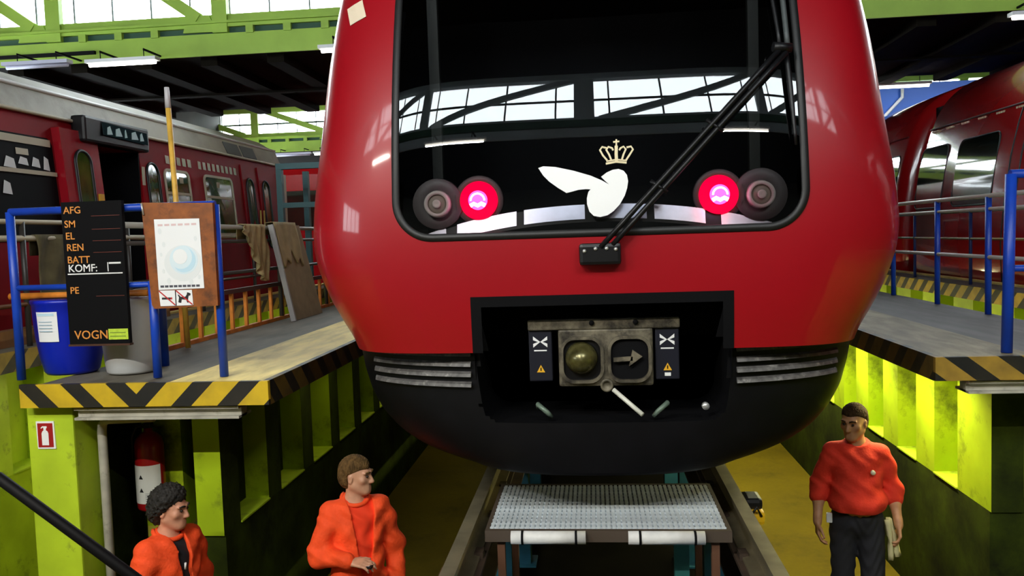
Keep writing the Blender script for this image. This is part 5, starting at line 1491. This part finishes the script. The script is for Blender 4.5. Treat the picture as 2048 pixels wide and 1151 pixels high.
def person(name, label, loc, rz, height, head_yaw, head_pitch, arms, hair, cloth, skin_m, feet=0.10, belly=0.0, stride=0.0, group=None, head_roll=0.0):
    """arms: {'L': (elbow, wrist, hand_dir, palm_normal, curl), 'R': ...}; local front is -Y, 'L' is +X"""
    root = thing(name, label, 'person', loc, group, rz)
    M = Matrix.Translation(loc) @ Matrix.Rotation(rz, 4, 'Z') @ Matrix.Scale(height / 1.80, 4)
    pad = 0.12
    xs = [a[1][0] for a in arms.values()] + [a[0][0] for a in arms.values()]
    ys = [a[1][1] + 0.18 * a[2][1] for a in arms.values()]
    lo = (min(xs) - pad - 0.06, min(ys + [-0.16]) - pad, -0.02); hi = (max(xs) + pad + 0.06, 0.26, 1.86)
    SH = {'L': np.array((0.165, 0.02, 1.43)), 'R': np.array((-0.165, 0.02, 1.43))}
    HIP = {'L': np.array((0.088, 0.01, 0.93)), 'R': np.array((-0.088, 0.01, 0.93))}
    KNEE = {'L': np.array((0.095, -0.03 - stride * 0.5, 0.50)), 'R': np.array((-0.095, -0.03 + stride * 0.5, 0.50))}
    ANK = {'L': np.array((feet, 0.03 - stride, 0.085)), 'R': np.array((-feet, 0.03 + stride, 0.085))}
    Rh = rotm(head_yaw, head_pitch, head_roll); piv = np.array((0, 0.02, 1.545))
    def hp(x, y, z):            # head-local point (centre of the cranium) to body space
        return piv + Rh @ np.array((x, y - 0.012, z + 0.125))
    def head(F, g=0.0):
        F.ell(hp(0, 0.012, 0.020), (0.076 + g, 0.096 + g, 0.092 + g), 0.02, Rh)
        F.ell(hp(0, -0.035, -0.035), (0.060 + g, 0.060 + g, 0.082 + g), 0.03, Rh)
        F.cone(hp(0, -0.070, -0.098), hp(0, -0.066, -0.092), 0.026, 0.026, 0.03)
        for s in (-1, 1):
            F.cone(hp(0.052 * s, 0.0, -0.060), hp(0.016 * s, -0.066, -0.098), 0.022, 0.020, 0.03)
            F.ell(hp(0.046 * s, -0.062, -0.022), (0.022, 0.018, 0.020), 0.02, Rh)
    def torso(F, g, waist=0.0):
        F.ell((0, 0.012, 1.31), (0.158 + g, 0.110 + g, 0.19 + g), 0.05)
        F.cone((-0.118, 0.022, 1.430), (0.118, 0.022, 1.430), 0.056 + g, 0.056 + g, 0.06)
        F.ell((0, 0.0 - belly * 0.5, 1.10), (0.150 + g + belly * 0.4, 0.108 + g + belly, 0.17 + g), 0.06)
        F.ell((0, 0.015, 0.96), (0.162 + g, 0.118 + g, 0.12 + g), 0.05)
        F.cone((0, 0.03, 1.43), (0, 0.028, 1.50), 0.075 + g * 0.4, 0.060 + g * 0.2, 0.05)
    # ---- body
    B = Field(lo, hi)
    torso(B, -0.012)
    for q in 'LR':
        B.cone(HIP[q], KNEE[q], 0.080, 0.054, 0.04)
        B.cone(KNEE[q], ANK[q], 0.052, 0.036, 0.03)
        B.cone(KNEE[q] + np.array((0, 0.03, -0.10)), KNEE[q] + np.array((0, 0.03, -0.20)), 0.040, 0.036, 0.04)
        B.cone(ANK[q] + np.array((0, 0.01, -0.045)), ANK[q] + np.array((0, -0.14, -0.055)), 0.030, 0.024, 0.03)
        e, w, hd, pn, cu = arms[q]
        B.cone(SH[q], e, 0.050, 0.040, 0.03)
        B.cone(e, np.array(e) + (np.array(w) - np.array(e)) * 0.4, 0.041, 0.040, 0.02)
        B.cone(np.array(e) + (np.array(w) - np.array(e)) * 0.35, w, 0.040, 0.026, 0.02)
        hand(B, w, hd, pn, cu)
    B.cone((0, 0.028, 1.44), piv + Rh @ np.array((0, 0.0, 0.06)), 0.060, 0.056, 0.03)
    head(B)
    # face
    for s in (-1, 1):
        B.cut_cone(hp(0.032 * s, -0.098, 0.004), hp(0.030 * s, -0.096, 0.004), 0.015, 0.014, 0.012)
        B.cone(hp(0.050 * s, -0.078, 0.026), hp(0.014 * s, -0.090, 0.024), 0.009, 0.009, 0.010)
        B.ell(hp(0.079 * s, 0.010, -0.016), (0.010, 0.018, 0.031), 0.006, Rh)
        B.cut_cone(hp(0.090 * s, 0.006, -0.014), hp(0.092 * s, 0.006, -0.014), 0.009, 0.007, 0.005)
        B.cone(hp(0.010 * s, -0.098, -0.040), hp(0.006 * s, -0.102, -0.038), 0.0085, 0.0085, 0.006)
    B.cone(hp(0, -0.088, 0.012), hp(0, -0.113, -0.034), 0.0095, 0.0125, 0.010)
    B.cone(hp(-0.020, -0.088, -0.066), hp(0.020, -0.088, -0.066), 0.0075, 0.0075, 0.006)
    B.cone(hp(-0.018, -0.088, -0.080), hp(0.018, -0.088, -0.080), 0.0085, 0.0085, 0.006)
    B.cut_cone(hp(-0.024, -0.101, -0.0725), hp(0.024, -0.101, -0.0725), 0.004, 0.004, 0.004)
    body = link_mesh('body', B.mesh('body', M), skin_m, root)
    EYE = mat('eye_dark', (0.03, 0.02, 0.015), 0.2)
    BROW = hair['mat']
    for s in (-1, 1):
        c = M @ Vector(hp(0.031 * s, -0.0865, 0.003))
        link = MB().lathe([(0.0, -0.0085), (0.007, -0.006), (0.0098, 0.0), (0.007, 0.006), (0.0, 0.0085)], c, 12).build('eye', EYE, body)
        pts = [M @ Vector(hp(0.014 * s, -0.1005, 0.027)), M @ Vector(hp(0.032 * s, -0.097, 0.033)), M @ Vector(hp(0.052 * s, -0.084, 0.028))]
        MB().tube(pts, [0.004, 0.0052, 0.003], 8).build('eyebrow', BROW, body)
    # ---- hair
    H = Field(tuple(hp(0, 0, 0) - 0.24), tuple(hp(0, 0, 0) + 0.24), 0.005)
    g = hair['g']
    inv = Rh.T
    hc = hp(0, 0, 0).astype(np.float32)
    n1 = np.array(hair['plane'][:3], np.float32); c1 = hair['plane'][3]
    P = H.grid(); q = (P - hc) @ Rh
    s_ = q @ n1 - c1 + 0.010 * np.cos(np.clip(np.abs(q[..., 0]) / 0.075, 0, 1.3) * 3.1)     # hairline dips at the temples
    s_ = np.maximum(s_, (q[..., 1] - 0.030) * 0.8)                                          # behind the ears down to the nape
    s_ = np.minimum(s_, q[..., 2] + hair['low'])
    thick = g * np.sqrt(np.clip(s_ / 0.05, 0, 1)) + 0.0015
    d1 = sd_ell(P, hp(0, 0.013, 0.021), (0.0765, 0.097, 0.0925), Rh)
    d2 = sd_ell(P, hp(0, 0.045, -0.035), (0.062, 0.056, 0.062), Rh)
    hh = np.clip(0.5 + 0.5 * (d1 - d2) / 0.03, 0, 1)
    dd = d1 * (1 - hh) + d2 * hh - 0.03 * hh * (1 - hh)
    H.d = np.maximum(dd - thick, -s_).astype(np.float32)
    H.warp(lambda P: hair.get('rough', 0.0015) * np.sin(P[:, 0] * 420 + 60 * P[:, 2]) * np.sin(P[:, 1] * 180 + P[:, 2] * 130))
    if hair.get('curl'):
        H.warp(lambda P: hair['curl'] * (np.sin(P[:, 0] * 150) * np.sin(P[:, 1] * 140 + 1) * np.sin(P[:, 2] * 145 + 2) + 0.6 * np.sin(P[:, 0] * 260 + P[:, 2] * 220) * np.sin(P[:, 1] * 240)))
    if hair.get('sideburn'):
        for s in (-1, 1): H.cone(hp(0.074 * s, -0.014, 0.02), hp(0.072 * s, -0.016, -0.03), 0.008, 0.006, 0.01)
    link_mesh('hair', H.mesh('hair', M), hair['mat'], root)
    # ---- trousers and shoes
    T = Field((-0.30, -0.34, 0.02), (0.30, 0.34, 1.16))
    T.ell((0, 0.012, 0.99), (0.166, 0.122 + belly * 0.5, 0.17), 0.05)
    for q in 'LR':
        T.cone(HIP[q], KNEE[q], 0.098, 0.075, 0.03)
        T.cone(KNEE[q], ANK[q] + np.array((0, 0, 0.02)), 0.074, 0.062, 0.03)
    T.warp(lambda P: 0.004 * np.sin(P[:, 2] * 60 + 5 * np.sin(P[:, 0] * 30)) * np.cos(P[:, 1] * 25))
    T.keep(lambda P: np.maximum(P[..., 2] - 1.10, 0.055 - P[..., 2]))
    link_mesh('trousers', T.mesh('trousers', M), cloth['trousers'], root)
    for q in 'LR':
        S = Field(tuple(ANK[q] - np.array((0.08, 0.26, 0.1))), tuple(ANK[q] + np.array((0.08, 0.12, 0.06))))
        S.cone(ANK[q] + np.array((0, 0.03, -0.04)), ANK[q] + np.array((0, -0.16, -0.048)), 0.045, 0.040, 0.03)
        S.cone(ANK[q] + np.array((0, 0.01, -0.03)), ANK[q] + np.array((0, 0.01, 0.03)), 0.045, 0.043, 0.03)
        S.keep(lambda P: 0.002 - P[..., 2])
        link_mesh('shoe', S.mesh('shoe', M), BLACKG, root)
    # ---- upper clothing
    def folds(P):
        return cloth.get('fold', 0.005) * (np.sin(P[:, 2] * 38 + 3.0 * np.sin(P[:, 0] * 14 + 1.0) + 9 * P[:, 1]) + 0.6 * np.sin(P[:, 0] * 55 + 22 * P[:, 2] + 2 * np.sin(P[:, 2] * 31)))
    def sleeves(F, g, frac, cuff):
        for q in 'LR':
            e, w = np.array(arms[q][0]), np.array(arms[q][1])
            end = e + (w - e) * frac
            F.cone(SH[q] + np.array((0, 0, -0.01)), e, 0.056 + g, 0.049 + g, 0.03)
            F.cone(e, end, 0.048 + g, (0.040 if frac > 0.7 else 0.047) + g * cuff, 0.03)
            F.cone(e + (w - e) * (frac - 0.10), end, 0.042 + g * cuff, 0.043 + g * cuff, 0.01)
    if cloth.get('shirt'):
        S = Field((-0.32, -0.32, 0.8), (0.32, 0.28, 1.60))
        torso(S, 0.006)
        S.warp(folds)
        S.keep(lambda P: np.maximum(np.maximum(0.90 - P[..., 2], P[..., 2] - 1.515 - 0.25 * P[..., 1]), -0.0 * P[..., 0] - 0.2))
        S.cut_cone((0, -0.03, 1.56), (0, 0.0, 1.60), 0.07, 0.07)
        link_mesh('shirt', S.mesh('shirt', M), cloth['shirt'], root)
    J = Field(lo, hi)
    g = cloth['g']
    torso(J, g)
    sleeves(J, cloth.get('gs', g), cloth['sleeve'], cloth.get('cuff', 0.3))
    if cloth.get('hem'):
        J.ell((0, 0.0 - belly * 0.5, cloth['hem'] + 0.06), (0.160 + g + belly * 0.3, 0.118 + g + belly, 0.07), 0.05)
    J.warp(folds)
    J.keep(lambda P: np.maximum((cloth.get('hem', 0.86)) - P[..., 2] + np.where(np.abs(P[..., 0]) > 0.24, -1.0, 0.0), P[..., 2] - 1.525 - 0.3 * (P[..., 1] - 0.02)))
    if cloth.get('open'):
        wd, cx = cloth['open']
        J.keep(lambda P: np.where((P[..., 1] < 0.02), (wd * np.clip((P[..., 2] - 0.80) / 0.7, 0.35, 1) - np.abs(P[..., 0] - cx)), -1.0))
    else:
        J.cut_cone((0, -0.045, 1.555), (0, 0.0, 1.62), 0.060, 0.075)
    jk = link_mesh(cloth['name'], J.mesh(cloth['name'], M), cloth['mat'], root)
    if cloth.get('collar'):
        pts = []
        for a in range(-150 if not cloth.get('open') else -230, 151 if not cloth.get('open') else 51, 15):
            t = math.radians(a if not cloth.get('open') else a)
            pts.append(M @ Vector((0.083 * math.cos(t), 0.024 + 0.080 * math.sin(t), 1.512 + 0.028 * math.sin(t))))
        if not cloth.get('open'):
            pts = [M @ Vector((0.075 * math.cos(t), 0.018 + 0.076 * math.sin(t), 1.497 + 0.030 * math.sin(t))) for t in [2 * math.pi * i / 28 for i in range(29)]]
        MB().tube(pts, 0.013 if cloth.get('open') else 0.011, 10).build('collar', cloth['mat'], jk)
    return root, M, hp, body

SKIN1 = mat('skin_tan', (0.50, 0.24, 0.12), 0.5, var=0.12, vscale=20)
SKIN2 = mat('skin_fair', (0.55, 0.28, 0.17), 0.5, var=0.12, vscale=20)
SKIN3 = mat('skin_ruddy', (0.58, 0.27, 0.17), 0.5, var=0.12, vscale=20)
ORJ = mat('orange_workwear', (0.92, 0.075, 0.008), 0.8, var=0.10, vscale=14, bump=0.2, bscale=60)
ORT = mat('orange_tshirt', (0.90, 0.045, 0.006), 0.85, var=0.08, vscale=14)
ORS = mat('orange_sweatshirt', (0.74, 0.032, 0.010), 0.85, var=0.10, vscale=12, bump=0.2, bscale=60)
NAVY = mat('black_workwear', (0.010, 0.010, 0.014), 0.8, var=0.3, vscale=10)
HAIR_B = mat('hair_dark_brown', (0.05, 0.026, 0.011), 0.85, spec=0.15, var=0.5, vscale=45, bump=0.8, bscale=120, stretch=(1, 1, 0.35))
HAIR_L = mat('hair_sandy', (0.125, 0.068, 0.022), 0.8, spec=0.2, var=0.5, vscale=45, bump=0.8, bscale=120, stretch=(1, 1, 0.35))
HAIR_K = mat('hair_black_grey', (0.018, 0.016, 0.014), 0.7, spec=0.25, var=0.5, vscale=50)
R_ = math.radians

# man walking towards the grey platform wall, sleeves pushed up
p1, M1, hp1, b1 = person('person', 'person in orange sweatshirt and black trousers walking by the lime wall', (1.745, 5.85, 0), R_(-8), 1.78, R_(-32), R_(10),
    {'L': ((0.245, 0.06, 1.175), (0.262, -0.05, 0.955), (0.05, -0.25, -1.0), (-1, 0.1, 0), 0.50), 'R': ((-0.245, 0.06, 1.175), (-0.270, -0.06, 0.955), (-0.02, -0.25, -1.0), (1, 0.1, 0), 0.50)},
    dict(mat=HAIR_B, g=0.012, rough=0.003, plane=(0, 0.56, 0.83, 0.014), low=0.085),
    dict(name='sweatshirt', mat=ORS, g=0.022, gs=0.016, sleeve=0.28, cuff=0.9, hem=1.045, trousers=NAVY, collar=True, fold=0.0055), SKIN1, belly=0.03, stride=0.08)
c = M1 @ Vector((0.085, -0.133, 1.335))
bpy_patch = MB().lathe([(0.0, -0.005), (0.016, -0.004), (0.016, 0.012), (0.0, 0.012)], c, 16, axis='y').build('chest_badge', mat('pale_badge', (0.80, 0.72, 0.55), 0.6), b1)
rag = MB()
v = []
for k in range(9):
    u = k / 8; wdt = 0.025 + 0.045 * u ** 1.2
    for i in range(9):
        t = i / 8 - 0.5
        v.append(M1 @ Vector((0.195 + 0.045 * u + wdt * 1.1 * t, -0.05 + wdt * 1.2 * t + 0.016 * math.sin(t * 9 + u * 4), 1.0 - 0.27 * u - 0.03 * abs(t))))
rag.add(v, [(k * 9 + i, k * 9 + i + 1, k * 9 + i + 10, k * 9 + i + 9) for k in range(8) for i in range(8)], 0, True)
ro = rag.build('cleaning_rag', mat('pale_yellow_rag', (0.55, 0.50, 0.26), 0.9))
md = ro.modifiers.new('thickness', 'SOLIDIFY'); md.thickness = 0.03; md.offset = 0
tag(ro, 'pale yellow rag hanging from the black trousers pocket', 'rag')
kt = MB().bbox(-0.02, 0.02, -0.012, 0.012, -0.035, 0.035, 0.006).build('key_tag', WHITE); kt.matrix_world = M1 @ Matrix.Translation((-0.190, -0.045, 0.98))
tag(kt, 'white tag on the belt of the black trousers', 'tag')

# man with the open orange jacket, looking aside, phone in hand
p2, M2, hp2, b2 = person('person', 'person with short sandy hair and open orange jacket holding a phone', (-1.53, 4.85, 0), R_(32), 1.70, R_(50), R_(4),
    {'L': ((0.255, 0.06, 1.16), (0.255, -0.03, 0.915), (-0.05, -0.2, -1.0), (-1, 0, 0), 0.45), 'R': ((-0.250, 0.0, 1.185), (-0.110, -0.205, 1.185), (0.75, -0.62, 0.0), (0.1, 0.35, -0.9), 0.40)},
    dict(mat=HAIR_L, g=0.015, rough=0.0035, plane=(0, 0.46, 0.888, 0.012), low=0.095),
    dict(name='jacket', mat=ORJ, g=0.028, gs=0.026, sleeve=0.90, cuff=0.4, hem=0.82, trousers=NAVY, shirt=ORT, open=(0.085, 0.02), collar=True, fold=0.007), SKIN2)
ph = MB().bbox(-0.045, 0.045, -0.022, 0.022, -0.008, 0.008, 0.005).build('phone', BLACKG)
hd = Vector((0.75, -0.62, 0)).normalized()
ph.matrix_world = M2 @ Matrix.Translation(Vector((-0.110, -0.205, 1.185)) + hd * 0.105 + Vector((0.0, 0.0, -0.022))) @ Matrix.Rotation(math.atan2(hd.y, hd.x), 4, 'Z')
tag(ph, 'small dark phone in the hand of the sandy haired person', 'phone')
sc_ = MB().box(-0.030, 0.030, -0.016, 0.016, 0.0082, 0.0088).build('screen', mat('phone_silver', (0.6, 0.6, 0.6), 0.3)); sc_.parent = ph

# man with dark bushy hair, seen from his side
p3, M3, hp3, b3 = person('person', 'person with bushy dark hair in orange jacket beside the extinguisher', (-2.46, 4.36, 0), R_(70), 1.66, R_(16), R_(8),
    {'L': ((0.250, 0.05, 1.16), (0.255, -0.06, 0.925), (0, -0.25, -1.0), (-1, 0, 0), 0.45), 'R': ((-0.250, 0.05, 1.16), (-0.255, -0.06, 0.925), (0, -0.25, -1.0), (1, 0, 0), 0.45)},
    dict(mat=HAIR_K, g=0.034, plane=(0, 0.80, 0.60, -0.018), low=0.125, curl=0.009, rough=0.003),
    dict(name='jacket', mat=ORJ, g=0.030, gs=0.028, sleeve=0.92, cuff=0.4, hem=0.84, trousers=NAVY, shirt=NAVY, open=(0.05, 0.0), collar=True, fold=0.006), SKIN3)
pn = MB().tube([M3 @ Vector((-0.03, -0.140, 1.315)), M3 @ Vector((-0.032, -0.146, 1.355))], 0.006, 8).build('chest_pen', WHITE, p3)
